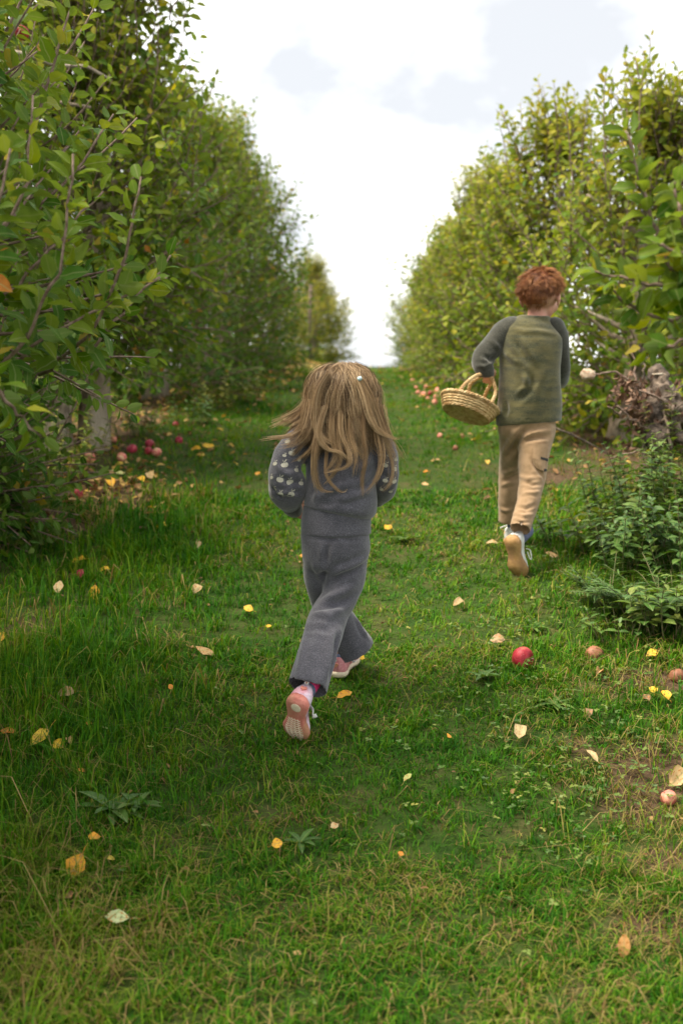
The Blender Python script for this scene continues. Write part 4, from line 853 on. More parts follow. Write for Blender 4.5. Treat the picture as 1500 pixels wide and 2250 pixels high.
def cloth_patch(name, quad, mat_, par, lift=.004, thick=.006, n=7):
    """patch of cloth laid on the garment under it (photo quad), with thickness"""
    bm = bmesh.new(); g_ = []
    for i in range(n):
        row = []
        for j in range(n):
            u, v = i/(n - 1), j/(n - 1); px = (1-u)*(1-v)*quad[0][0] + u*(1-v)*quad[1][0] + u*v*quad[2][0] + (1-u)*v*quad[3][0]; py = (1-u)*(1-v)*quad[0][1] + u*(1-v)*quad[1][1] + u*v*quad[2][1] + (1-u)*v*quad[3][1]
            h_ = hit(bv, px, py); row.append((h_[0] + h_[1]*lift) if h_[0] else None)
        g_.append(row)
    vv = [[bm.verts.new(p) if p else None for p in r_] for r_ in g_]
    fs_ = [bm.faces.new(q) for i in range(n-1) for j in range(n-1) for q in [(vv[i][j], vv[i+1][j], vv[i+1][j+1], vv[i][j+1])] if all(q)]
    if not fs_: bm.free(); return None
    bmesh.ops.recalc_face_normals(bm, faces=fs_); bmesh.ops.solidify(bm, geom=fs_, thickness=thick); return link(name, bm_mesh(name, bm, False), mat_, par)
cloth_patch('cargo_pocket', [(1171, 975), (1199, 977), (1192, 1036), (1170, 1022)], M['khaki'], tb, .005, .007); cloth_patch('pocket_trim', [(1184, 1004), (1198, 1008), (1197, 1014), (1184, 1009)], M['black'], tb, .009, .004, 4); cloth_patch('snap', [(1190, 1031), (1194, 1032), (1194, 1037), (1190, 1036)], M['black'], tb, .010, .004, 3)
bm = bmesh.new()
loft(bm, smooth_path(px_rings([(1161, 930, 4.25, 70, .80), (1161, 922, 4.25, 71, .82), (1162, 870, 4.25, 69, .80), (1163, 815, 4.25, 66, .78), (1165, 770, 4.25, 69, .72), (1168, 735, 4.255, 66, .66), (1173, 714, 4.265, 49, .68), (1177, 701, 4.27, 33, .9), (1178, 694, 4.27, 29, 1.0)])), 40)
me = remesh('shirt', bm, .0055, 6)
folds(me, [([(1130, 745), (1150, 780), (1170, 810)], .014, -.008), ([(1110, 880), (1112, 900), (1108, 916)], .012, -.005), ([(1165, 815), (1170, 840), (1150, 868), (1138, 880)], .014, -.006), ([(1150, 815), (1160, 850), (1140, 862)], .012, .006),
    ([(1205, 800), (1185, 850), (1170, 900)], .022, .004), ([(1106, 770), (1125, 790), (1140, 800)], .012, .005), ([(1120, 720), (1150, 728), (1190, 728), (1220, 735)], .011, .003), ([(1100, 918), (1160, 922), (1228, 924)], .004, -.0025)], 17, .004, 9)
shirt = link('shirt', me, M['olive'], boy)
for rings, cr in (([(1124, 722, 4.26, 27), (1104, 734, 4.258, 27), (1086, 756, 4.25, 25), (1064, 782, 4.235, 24.5), (1060, 802, 4.22, 23), (1068, 822, 4.21, 17), (1069, 828, 4.21, 14)], [([(1060, 780), (1075, 790), (1090, 782)], .010, -.006), ([(1048, 802), (1062, 806), (1078, 800)], .008, .005), ([(1075, 745), (1090, 760), (1098, 768)], .010, .004)]),
                  ([(1216, 722, 4.26, 25), (1227, 742, 4.26, 22), (1231, 775, 4.265, 19), (1234, 808, 4.29, 18.5), (1232, 830, 4.36, 17.5), (1229, 841, 4.44, 14)], [])):
    bm = bmesh.new(); q = px_rings(rings); loft(bm, smooth_path(q), 24); ball(bm, q[0][0], q[0][1], seg=16); link('sleeve', folds(remesh('sleeve', bm, .0052, 5), cr, 19, .003, 15), M['sleeve'], boy)
BS = dict(sole=M['gum'], upper=M['white_shoe'], collar=M['slate'], tab=M['white_shoe'])
shoe_part('kicked-up shoe showing its tan sole', *B_BACK, BS, side=-1, person=boy)
shoe_part('planted white shoe', *B_FRONT, BS, side=-1, person=boy)
for fr in (kb, kf):
    bm = bmesh.new(); limb(bm, [fr(0, .23, .36), fr(0, .21, .55), fr(0, .20, .72)], [.023, .026, .027], 16); link('sock', bm_mesh('sock', bm), M['slate'], boy)
# short tousled hair
FINE = False; rng = np.random.default_rng(77); paths, tints = [], []; Rb = np.array(bR); bc = np.array(tuple(bH)) + Rb @ np.array([0, -.008, .010]); BX, BY, BZ = .083, .101, .099
bm = bmesh.new()
ball(bm, bc, 1, (BX, BY, BZ), bR, 26); base_me = bm_mesh('hair_base', bm)
nape = lambda az: 2.38 - 1.02*abs(math.sin(az))**4 if math.cos(az) > -.2 else 1.05     # az 0 = back of the head
dele = [v.index for v in base_me.vertices]
bm = bmesh.new(); bm.from_mesh(base_me)
def polar(co):
    l_ = Rb.T @ (np.array(co) - bc); l_ = l_/np.array([BX, BY, BZ]); r_ = np.linalg.norm(l_); return math.atan2(l_[0], -l_[1]), math.acos(max(-1, min(1, l_[2]/r_)))
bmesh.ops.delete(bm, geom=[v for v in bm.verts if polar(v.co)[1] > nape(polar(v.co)[0]) + .02], context='VERTS'); bm.to_mesh(base_me); bm.free()
at_ = base_me.attributes.new('tint', 'FLOAT', 'POINT'); at_.data.foreach_set('value', np.full(len(base_me.vertices), .25, np.float32))
for i in range(520):
    az = rng.uniform(-math.pi, math.pi); lim = nape(az); th = math.acos(1 - rng.random()*(1 - math.cos(lim)))
    n_ = np.array([math.sin(az)*math.sin(th), -math.cos(az)*math.sin(th), math.cos(th)]); td = np.array([math.sin(az)*math.cos(th), -math.cos(az)*math.cos(th), -math.sin(th)])
    sw = np.array([-n_[1], n_[0], 0]); L_ = rng.uniform(.030, .050)*(1 if th < 1.4 else .6); st = td*rng.uniform(.5, 1.1) + sw*rng.normal(0, .32)
    lift = .50 if th < .9 else (.30 if th < 1.5 else .12)
    g_ = [n_*np.array([BX, BY, BZ])*.97 + L_*(s_*st*.9 + n_*lift*math.sin(min(1, s_*1.3)*1.7)*.8 + sw*.10*math.sin(3*s_ + i)*s_) for s_ in np.linspace(0, 1, 6)]
    clump(dense([bc + Rb @ q for q in g_], 8), 14, .0060, rng.uniform(.0035, .007), .42 + .17*rng.normal() + .16*math.cos(th), .16)
hair = link('hair', strands_mesh('hair', np.concatenate(paths), np.concatenate(tints), .0008), M['hair_red'], boy); hair['kind'] = 'stuff'
link('hair_base', base_me, M['hair_red'], hair)
# ------------------------------------------------------------------ the basket
M['wicker'] = noise_mat('wicker', (.40, .26, .11), (.62, .46, .25), 90, .6, .6, 160, c3=(.34, .20, .08), scale3=25, dist=.003)
bk = empty('wicker_basket', tuple(at(1033, 905, 4.24)), 'shallow round wicker basket with two braided hoop handles in the boy\'s hand', 'basket')
ax = Vector((.35, .27, .90)).normalized(); bx = Vector((1, 0, 0)); bx = (bx - ax*bx.dot(ax)).normalized(); by = ax.cross(bx); rc = at(1032, 887, 4.24); RB = .122
def ring_pt(a_, r_, h_): return rc + (bx*math.cos(a_) + by*math.sin(a_))*r_ + ax*h_
def coil(mb, r_, h_, rad, n=84, tw=26, amp=.22):
    for k in range(2):
        pts = []
        for i in range(n + 1):
            a_ = 2*math.pi*i/n; ph = tw*a_/1.0 + math.pi*k; pts.append(ring_pt(a_, r_ + rad*.55*math.cos(ph), h_ + rad*.55*math.sin(ph)))
        mb.tube(pts, rad*.72, 5)
for name, rows in (('side', [(RB*(1 - .15*(1 - q)**1.6) - .001, -.046 + .044*q) for q in np.linspace(0, .9, 5)]), ('base', [(r_, -.050) for r_ in np.linspace(.010, RB*.82, 12)])):
    mb = MB(); [coil(mb, r_, h_, .0052, 60, 20 if name == 'side' else 14) for r_, h_ in rows]; o_ = link(name, mb.mesh(name), M['wicker'], bk); o_['kind'] = 'stuff'
mb = MB(); coil(mb, RB + .002, 0, .0085, 120, 34); link('rim', mb.mesh('rim'), M['wicker'], bk)
bm = bmesh.new()                                                                      # woven shell behind the coils
prof = [(.001, -.050), (RB*.82, -.050), (RB*.88, -.042), (RB*.96, -.022), (RB, -.002), (RB - .006, -.002), (RB*.92, -.022), (RB*.84, -.038), (RB*.78, -.044), (.001, -.044)]
vv = [[bm.verts.new(ring_pt(2*math.pi*i/40, r_, h_)) for i in range(40)] for r_, h_ in prof]
for A_, B_ in zip(vv, vv[1:]):
    for i in range(40): bm.faces.new((A_[i], A_[(i+1) % 40], B_[(i+1) % 40], B_[i]))
link('bowl', bm_mesh('bowl', bm), M['wicker'], bk)
def foot(px, near):
    best = min((abs(to_px(np.array(tuple(ring_pt(a_, RB, 0))))[0] - px), a_) for a_ in np.linspace(0, 2*math.pi, 360) if (ring_pt(a_, RB, 0).y < rc.y) == near); return ring_pt(best[1], RB, -.004)
for near, f0, f1, mid in ((True, 1008, 1078, [(1022, 843, 4.16), (1046, 825, 4.18), (1066, 822, 4.20), (1080, 832, 4.19), (1088, 862, 4.17)]), (False, 1026, 1048, [(1031, 848, 4.30), (1050, 830, 4.25), (1067, 826, 4.22), (1079, 838, 4.24), (1068, 860, 4.29)])):
    path = dense([foot(f0, near)] + [at(*p) for p in mid] + [foot(f1, near)], 60); mb = MB(); T = norm(np.gradient(path, axis=0)); X = norm(np.cross(T, np.array([.1, 1, .1]))); Y = np.cross(T, X)
    for k in range(3):
        ph = np.linspace(0, 60, 60) + k*2.094; mb.tube(path + .0040*(np.cos(ph)[:, None]*X + np.sin(ph)[:, None]*Y), .0048, 6)
    link('handle', mb.mesh('handle'), M['wicker'], bk)
# ------------------------------------------------------------------ dead tree, undergrowth, apples, fallen leaves
def oval_template(width, arch, fold): return leaf_template(2, width, arch, fold)
NARROW = leaf_template(1, .15, .34, .06); ROUND = leaf_template(0, .85, .10, .06); TOOTH = leaf_template(1, .52, .34, .14)
M['dead_wood'] = noise_mat('dead_wood', (.060, .042, .030), (.23, .175, .13), 30, .9, .8, 55, c3=(.07, .055, .045), scale3=14, dist=.02)
M['dead_leaf'] = tint_mat('dead_leaf', [(0, (.060, .036, .024)), (.5, (.13, .075, .05)), (1, (.24, .15, .10))], rough=.8, spec=.15, trans=.1)
rng = np.random.default_rng(55)
b = on_ground(1428, 1112); dd = b.y
st = empty('dead_tree', tuple(b), 'dead sawn-off apple stump with a pale cut stub, bare twigs and shrivelled brown leaves', 'dead tree')
Q = lambda px, py, k=0.0: at(px, py, dd + k)
bm = bmesh.new()
limb(bm, [Q(1424, 1125), Q(1422, 1060), Q(1436, 985), Q(1446, 920), Q(1450, 870)], [.040, .038, .060, .100, .085], 12)
limb(bm, [Q(1450, 880), Q(1446, 850), Q(1446, 826)], [.070, .050, .045], 12); limb(bm, [Q(1448, 880), Q(1480, 905), Q(1530, 935, .1)], [.070, .062, .052], 12)
limb(bm, [Q(1446, 900), Q(1425, 905, -.05), Q(1398, 905, -.05)], [.070, .055, .036], 12); limb(bm, [Q(1450, 925), Q(1440, 950, -.10), Q(1437, 966, -.20)], [.060, .052, .047], 12); limb(bm, [Q(1460, 920), Q(1485, 950, -.1), Q(1500, 965, -.16)], [.04, .03, .028], 10)
me = remesh('trunk', bm, .008, 3); V, Nn = mesh_arrays(me)
D_ = np.array([.026*noise.noise(Vector(v)*20) + .011*noise.noise(Vector((v[0]*70, v[1]*70, v[2]*18))) for v in V]); V = V + Nn*D_[:, None]; me.vertices.foreach_set('co', V.astype(np.float32).ravel()); me.update()
tr_ = link('trunk', me, M['dead_wood'], st)
bm = bmesh.new(); c_ = Q(1437, 968, -.215); dv = Vector((-.1, -1, -.35)).normalized(); loft(bm, [(c_ - dv*.02, .046, .046), (c_ + dv*.012, .048, .048), (c_ + dv*.014, .036, .036), (c_ - dv*.012, .030, .030)], 22); link('knot_hole', bm_mesh('knot_hole', bm), noise_mat('dark_bark', (.022, .017, .014), (.06, .045, .035), 60, .9, .6), st)  # knot ring is a darker brown than the trunk wood
bm = bmesh.new(); ball(bm, c_ - dv*.004, .031, (1, .5, 1)); link('heartwood', bm_mesh('heartwood', bm), M['dead_wood'], st)
bm = bmesh.new(); loft(bm, [(Q(1446, 824), .041, .041), (Q(1446, 820.5), .040, .040)], 20); link('sawn_face', bm_mesh('sawn_face', bm), noise_mat('sawn_wood', (.42, .36, .27), (.60, .54, .44), 70, .9, .5, c3=(.30, .25, .18), scale3=30), st)
tw = [[(1400, 910, 0), (1372, 905, -.05), (1345, 885, -.1), (1335, 868, -.1)], [(1405, 900, 0), (1392, 850, 0), (1393, 800, .02), (1390, 775, .02)], [(1395, 860, 0), (1408, 830, .02), (1416, 800, .02)], [(1440, 870, 0), (1400, 850, -.05), (1362, 822, -.05), (1330, 820, -.05), (1283, 824, -.05)],
      [(1430, 900, 0), (1395, 890, -.1), (1360, 905, -.15), (1338, 895, -.2)], [(1440, 960, -.1), (1400, 930, -.2), (1355, 895, -.25)], [(1460, 960, -.1), (1420, 985, -.2), (1370, 1000, -.2), (1340, 1003, -.2)], [(1455, 900, -.1), (1468, 960, -.2), (1470, 1040, -.2), (1462, 1085, -.2)], [(1430, 880, 0), (1470, 870, -.1), (1500, 845, -.1), (1520, 830, -.1)],
      [(1450, 930, -.1), (1480, 900, -.2), (1520, 870, -.2)], [(1400, 1030, -.1), (1440, 1035, -.1), (1480, 1050, -.1), (1510, 1070, -.1)], [(1470, 930, -.1), (1450, 880, -.2), (1400, 855, -.2)], [(1480, 960, -.1), (1500, 1000, -.1), (1520, 1010, -.1)]]
for pth in tw:
    mb = MB(); c = dense([Q(*p) for p in pth], 14) + rng.normal(0, .005, (14, 3)); mb.tube(c, np.linspace(.0095, .0035, 14), 6); link('twig', mb.mesh('twig'), M['dead_wood'] if rng.random() < .5 else M['twig'], st)
P = []
for cx, cy, sx, sy, n in [(1375, 850, 18, 20, 60), (1395, 885, 16, 24, 80), (1410, 925, 14, 20, 70), (1345, 1000, 5, 7, 8), (1465, 975, 20, 12, 26), (1475, 890, 20, 22, 26), (1420, 880, 14, 14, 22), (1370, 980, 4, 5, 6)]:
    P += [tuple(Q(rng.normal(cx, sx), rng.normal(cy, sy), rng.normal(-.08, .07))) for _ in range(n)]
P = np.array(P); n = len(P); Dl = norm(rng.normal(0, 1, (n, 3)) + np.array([0, 0, -.8])); Nl = norm(rng.normal(0, 1, (n, 3)))
lv = leaves_mesh('dead_leaves', P, leaf_frames(Dl, Nl), rng.uniform(.025, .050, n), rng.random(n), 1, leaf_template(1, .55, .6, .5)); o_ = link('dead_leaves', lv, M['dead_leaf'], st); o_['kind'] = 'stuff'
bm = bmesh.new(); ball(bm, Q(1290, 824, -.05), .034, (1.1, 1, .85), seg=20)
for v in bm.verts: v.co += (v.co - Q(1290, 824, -.05))*(.35*noise.noise(v.co*55))
tag(link('withered_apple', bm_mesh('withered_apple', bm), noise_mat('withered_apple', (.30, .22, .15), (.50, .41, .31), 70, .8, .5, c3=(.32, .20, .13), scale3=40)), 'pale withered apple stuck on the end of a bare twig beside the boy', 'apple')
mb = MB(); mb.tube(dense([at(1215, 940, 5.6), at(1262, 958, 5.7), at(1322, 990, 5.8), at(1350, 1006, 5.8)], 12), np.linspace(.007, .004, 12), 5); tag(link('fallen_branch', mb.mesh('fallen_branch'), M['dead_wood']), 'thin grey bare branch slanting to the ground right behind the boy', 'branch')
# --- plants of the verge
def weed(loc, seed, label, cat='plant', group=None, stems=5, height=.35, leaf=.05, tone=.4, spread=.12, kind='leafy', name='weed'):
    leaf *= 1.22 if kind == 'leafy' else 1
    rg = np.random.default_rng(seed); root = empty(name, tuple(loc), label, cat, group); mb = MB(); LP, LD, LN, LS, LTi = [], [], [], [], []
    for i in range(int(stems*1.6)):
        az = rg.uniform(0, 6.28); h_ = height*rg.uniform(.65, 1.1); out = np.array([math.cos(az), math.sin(az), 0]); r0 = spread*rg.random()
        if kind == 'frond':
            pts = curve_pts(out*r0*.5, out*rg.uniform(.5, 1.1) + np.array([0, 0, 1.0]), h_*1.15, 9, rg, -1.2, .05)
        else:
            pts = curve_pts(out*r0, out*.3 + np.array([0, 0, 1]), h_, 7, rg, .1, .12)
        mb.tube(pts, np.linspace(.0030, .0013, len(pts)), 5, a=.3)
        T = norm(np.gradient(pts, axis=0)); m_ = int(h_/(.011 if kind == 'frond' else .034))
        for j in range(m_):
            f_ = (j + 1.0)/m_; f_ = .18 + .82*f_; k_ = f_*(len(pts) - 1); a0 = int(min(k_, len(pts) - 2)); p = pts[a0] + (pts[a0+1] - pts[a0])*(k_ - a0); t_ = T[a0]
            sd = norm(np.cross(t_, np.array([0, 0, 1.0]) + .01)); 
            if kind != 'frond': ang = j*1.57 + rg.normal(0, .3); sd = norm(sd*math.cos(ang) + np.cross(t_, sd)*math.sin(ang))
            for sg in (1, -1):
                d_ = sg*sd + t_*(.45 if kind != 'frond' else .8) + rg.normal(0, .15, 3); LP.append(p); LD.append(norm(d_)); LN.append(norm(np.array([0, 0, 1.0]) + t_*.5 + rg.normal(0, .25, 3)))
                LS.append(leaf*rg.uniform(.7, 1.15)*(1.1 - .55*f_**3)*(.7 + .6*math.sin(math.pi*min(1, f_*.9)) if kind == 'frond' else 1)); LTi.append(np.clip(tone + rg.normal(0, .13), 0, 1))
    link('stems', mb.mesh('stems'), M['stem'], root, False)['kind'] = 'stuff'
    f_ = link('foliage', leaves_mesh('foliage', np.array(LP), leaf_frames(np.array(LD), np.array(LN)), np.array(LS), np.array(LTi), 1, NARROW if kind == 'frond' else TOOTH), M['weed'], root, False); f_['kind'] = 'stuff'
    return root
GW = 'weeds on the right-hand verge'
for px, py, kw, lab in [(1298, 1215, dict(stems=5, height=.22, leaf=.062, tone=.62), 'bright green toothed weed on the verge, its top leaves catching the light'), (1345, 1165, dict(stems=8, height=.36, leaf=.050, tone=.42), 'leafy green weed below the dead stump, nearest the bare soil'),
        (1400, 1185, dict(stems=10, height=.42, leaf=.048, tone=.45), 'dense leafy weed straight below the dead stump'), (1462, 1190, dict(stems=10, height=.46, leaf=.050, tone=.52), 'yellow-green leafy weed right of the dead stump at the frame edge'), (1500, 1140, dict(stems=9, height=.66, leaf=.05, tone=.62), 'tallest yellowish weed at the right frame edge beside the stump'),
        (1250, 1195, dict(stems=7, height=.15, leaf=.042, tone=.42), 'low dark weed right of the boy\'s kicked-up shoe'), (1440, 1250, dict(stems=9, height=.34, leaf=.055, tone=.30), 'dark green bramble-like weed above the drooping fronds'), (1375, 1265, dict(stems=9, height=.30, leaf=.048, tone=.36), 'weed with small dark leaves just behind the drooping fronds'),
        (1425, 1405, dict(stems=6, height=.20, leaf=.066, tone=.50), 'nettle-like weed with broad pointed leaves below the fronds'), (1480, 1395, dict(stems=9, height=.26, leaf=.045, tone=.55), 'rusty green weed at the right edge below the fronds'), (1365, 1415, dict(stems=8, height=.12, leaf=.040, tone=.40), 'low clover-like weed patch below the left fronds'), (1500, 1290, dict(stems=8, height=.36, leaf=.05, tone=.34), 'dark weed cut by the right frame edge above the fronds')]:
    weed(on_ground(px, py), px*7 + py, lab, group=GW, **kw)
for px, py, h_, lab in [(1335, 1335, .30, 'feathery drooping frond plant on the verge, leftmost of three'), (1400, 1360, .33, 'feathery drooping frond plant on the verge, middle of three'), (1475, 1365, .34, 'feathery drooping frond plant on the verge, rightmost of three')]:
    weed(on_ground(px, py), px + 3, lab, group='drooping fronds on the right-hand verge', stems=8, height=h_*.72, leaf=.046, tone=.30, spread=.13, kind='frond', name='frond_plant')
for px, py, h_, tn, lab in [(165, 1040, .36, .78, 'yellow-green sapling weed between the two pale trunks'), (130, 1065, .20, .7, 'small yellowish weed on bare soil left of the red apple'), (475, 905, .28, .85, 'yellow leafed weed under the left row'), (530, 885, .30, .88, 'straw-yellow weed farther up under the left row'), (20, 1150, .36, .12, 'dark leafy weed at the left frame edge behind the bitten apple'), (70, 1095, .40, .10, 'dark leafy weed behind the bitten apple on the left'), (300, 960, .22, .5, 'green weed at the right foot of the gnarled trunk'), (420, 935, .22, .35, 'dark green weed under the left row by the pink apples')]:
    weed(on_ground(px, py), px*3 + py, lab, group='weeds under the left row', stems=9, height=h_, leaf=.045, tone=tn, spread=.14)
def rosette(px, py, n, leaf, tone, label):
    rg = np.random.default_rng(px); loc = on_ground(px, py); root = empty('dandelion', tuple(loc), label, 'plant', 'dandelion rosettes in the grass')
    for i in range(n):
        az = i*2.4 + rg.normal(0, .2); D_ = norm(np.array([math.cos(az), math.sin(az), rg.uniform(.25, .75)]))[None]; s_ = leaf*rg.uniform(.7, 1.1); me_ = leaves_mesh('leaf', np.zeros((1, 3)) + np.array([0, 0, .012]), leaf_frames(D_, np.array([[0, 0, 1.0]])), np.array([s_]), np.array([np.clip(tone + rg.normal(0, .08), 0, 1)]), 2, leaf_template(2, .30, .34, .12)); link('leaf', me_, M['weed'], root, False)
rosette(250, 1800, 11, .10, .32, 'dandelion rosette of long grey-green leaves in the left foreground grass'); rosette(300, 1790, 8, .075, .40, 'small dandelion rosette right of the grey-green one in the foreground'); rosette(1215, 1560, 9, .075, .48, 'broad-leaved dandelion rosette in the grass below the red apple'); rosette(890, 1195, 9, .08, .5, 'dandelion rosette between the girl\'s hips and the boy\'s shoe'); rosette(1060, 1500, 8, .07, .42, 'dandelion rosette left of the grass below the red apple'); rosette(660, 1870, 6, .06, .3, 'tiny dark dandelion rosette beside the round orange leaf'); rosette(1170, 1390, 7, .06, .45, 'small dandelion rosette just above the red apple')
# --- clover and leaf litter (uncountable)
n = 6500; y = rng.uniform(1.6, 5.4, n); x = rng.uniform(-.9, 1.35, n)*np.minimum(1, .40*y/1.0*.75); w_ = np.exp(-((x - .36*y*.75)/.42)**2)*np.clip((y - 2.0)/.8, 0, 1) + .02; k_ = (rng.random(n) < w_) & (sinnoise(x, y, 5.5, 2) > -.25); x, y = x[k_], y[k_]; n = len(x)
P = np.stack([x, y, ground_z(x, y) + rng.uniform(.012, .045, n)], 1); az = rng.uniform(0, 6.28, n)
P3 = np.repeat(P, 3, 0); az3 = np.repeat(az, 3) + np.tile([0, 2.09, 4.19], n); D3 = norm(np.stack([np.cos(az3), np.sin(az3), rng.normal(.12, .2, 3*n)], 1)); N3 = norm(np.stack([rng.normal(0, .25, 3*n), rng.normal(0, .25, 3*n), np.ones(3*n)], 1))
tag(link('clover', leaves_mesh('clover', P3, leaf_frames(D3, N3), np.repeat(rng.uniform(.008, .015, n), 3), np.repeat(np.clip(rng.normal(.50, .18, n), 0, 1), 3), 0, ROUND), M['weed']), 'low clover spreading through the grass on the right', kind='stuff')
xs_, ys_ = [], []
for row, n_, sg in ((row_left, 3600, .50), (row_right, 2600, .50)):
    y = np.sqrt(rng.uniform(4.6**2, 20**2, n_)); xs_.append(row(y) + rng.normal(.1 if row is row_left else -.1, sg, n_)); ys_.append(y)
y = np.sqrt(rng.uniform(1.5**2, 12**2, 900)); xs_.append(rng.uniform(-.36, .36, 900)*y); ys_.append(y)
n_ = 260; xs_.append(rng.normal(on_ground(230, 1075).x, .28, n_)); ys_.append(rng.normal(on_ground(230, 1075).y, .25, n_))
x = np.concatenate(xs_); y = np.concatenate(ys_); n = len(x); az = rng.uniform(0, 6.28, n); small = np.arange(n) >= 6200; small[-260:] = False
P = np.stack([x, y, ground_z(x, y) + rng.uniform(.008, .030, n)], 1)
tag(link('leaf_litter', leaves_mesh('leaf_litter', P, leaf_frames(norm(np.stack([np.cos(az), np.sin(az), rng.normal(0, .3, n)], 1)), norm(np.stack([rng.normal(0, .5, n), rng.normal(0, .5, n), np.ones(n)], 1))), np.where(small, rng.uniform(.010, .022, n), rng.uniform(.035, .060, n)), np.where(small, rng.uniform(0, .7, n), rng.random(n)), 1, leaf_template(1, .6, .35, .25)), M['litter']), 'brown and yellow fallen leaves under the tree rows', kind='stuff')
# --- apples
def apple_mat(name, ca, cb, cc):
    m, t, o = new_mat(name); l = t.links.new; tc = N(t, 'ShaderNodeTexCoord'); n1 = N(t, 'ShaderNodeTexNoise', {'Scale': 40, 'Detail': 3}); n2 = N(t, 'ShaderNodeTexVoronoi', {'Scale': 260}); n3 = N(t, 'ShaderNodeTexNoise', {'Scale': 22, 'Detail': 3})
    r1 = ramp(t, [(.35, ca), (.62, cb)]); r2 = ramp(t, [(.10, (1, 1, 1)), (.20, (0, 0, 0))]); r3 = ramp(t, [(.57, (0, 0, 0)), (.66, (1, 1, 1))])
    a_ = N(t, 'ShaderNodeMix', data_type='RGBA'); a_.inputs['B'].default_value = (.70, .45, .33, 1); f = N(t, 'ShaderNodeMath', operation='MULTIPLY'); f.inputs[1].default_value = .55; b_ = N(t, 'ShaderNodeMix', data_type='RGBA'); b_.inputs['B'].default_value = (*cc, 1); p = N(t, 'ShaderNodeBsdfPrincipled', {'Roughness': .5, 'Specular IOR Level': .25})
    for q in (n1, n2, n3): l(tc.outputs['Object'], q.inputs['Vector'])
    l(n1.outputs['Fac'], r1.inputs['Fac']); l(n2.outputs['Distance'], r2.inputs['Fac']); l(n3.outputs['Fac'], r3.inputs['Fac']); l(r2.outputs['Color'], f.inputs[0]); l(f.outputs[0], a_.inputs['Factor']); l(r1.outputs['Color'], a_.inputs['A']); l(a_.outputs['Result'], b_.inputs['A']); l(r3.outputs['Color'], b_.inputs['Factor']); l(b_.outputs['Result'], p.inputs['Base Color']); l(p.outputs[0], o.inputs[0]); return m
AM = {'red': apple_mat('red_apple', (.19, .009, .016), (.32, .022, .034), (.36, .10, .06)), 'dark': apple_mat('dark_red_apple', (.22, .015, .03), (.36, .03, .06), (.42, .10, .10)), 'pink': apple_mat('pink_apple', (.55, .13, .11), (.66, .30, .20), (.70, .46, .26)), 'brown': apple_mat('rotting_apple', (.20, .085, .045), (.30, .12, .065), (.12, .055, .03))}
M['flesh'] = noise_mat('apple_flesh', (.62, .52, .30), (.72, .64, .42), 60, .6, .2)
def apple_body(seed, r_):
    rg = random.Random(seed); bm = bmesh.new(); prof = []
    for k in range(15):
        a_ = math.pi*k/14; R_ = math.sin(a_)*(1 + .06*math.cos(a_)); z = math.cos(a_)*.90; z -= .26*math.exp(-(math.sin(a_)/.30)**2)*(1 if z > 0 else -.55); prof.append((R_, z))
    n_ = 22; vv = [[bm.verts.new((r_*R_*(1 + .035*math.cos(5*2*math.pi*i/n_ + seed)*(1 if k > 7 else .3))*math.cos(2*math.pi*i/n_), r_*R_*math.sin(2*math.pi*i/n_)*(1 + rg.uniform(-.01, .01)), r_*z)) for i in range(n_)] for k, (R_, z) in enumerate(prof[1:-1])]
    for A_, B_ in zip(vv, vv[1:]):
        for i in range(n_): bm.faces.new((A_[i], B_[i], B_[(i+1) % n_], A_[(i+1) % n_]))
    bm.faces.new(vv[0]); bm.faces.new(vv[-1][::-1]); 
    for v in bm.verts: v.co += v.co*(.10*noise.noise(v.co*14 + Vector((seed, 0, 0))))
    return bm_mesh('apple', bm)
def apple(px, py, rpx, kind, label, group='windfall apples on the ground', sink=.25, bite=None, loc=None, rot=None):
    seed = int(px*3 + py); rg = random.Random(seed); g_ = on_ground(px, py + rpx*.8) if loc is None else None
    d_ = g_.y if g_ else loc.y; r_ = min(max(rpx*d_/F, .020), .041)
    o_ = link('apple', apple_body(seed, r_), AM[kind]); o_.location = loc if loc is not None else (g_.x, g_.y, g_.z + r_*(.9 - sink)); o_.rotation_euler = rot or (rg.uniform(-1.6, 1.6), rg.uniform(-1.2, 1.2), rg.uniform(0, 6))
    tag(o_, label, 'apple', group); mb = MB(); mb.tube([(0, 0, r_*.60), (r_*.04, 0, r_*.85), (r_*.12, 0, r_*1.08)], r_*.05, 5); link('stem', mb.mesh('stem'), M['twig'], o_, False)
    if bite:
        bm = bmesh.new(); v_ = o_.rotation_euler.to_matrix().inverted() @ Vector(bite).normalized(); ball(bm, v_*r_*.55, r_*.56, seg=14); link('bite', bm_mesh('bite', bm), M['flesh'], o_, False)
    return o_
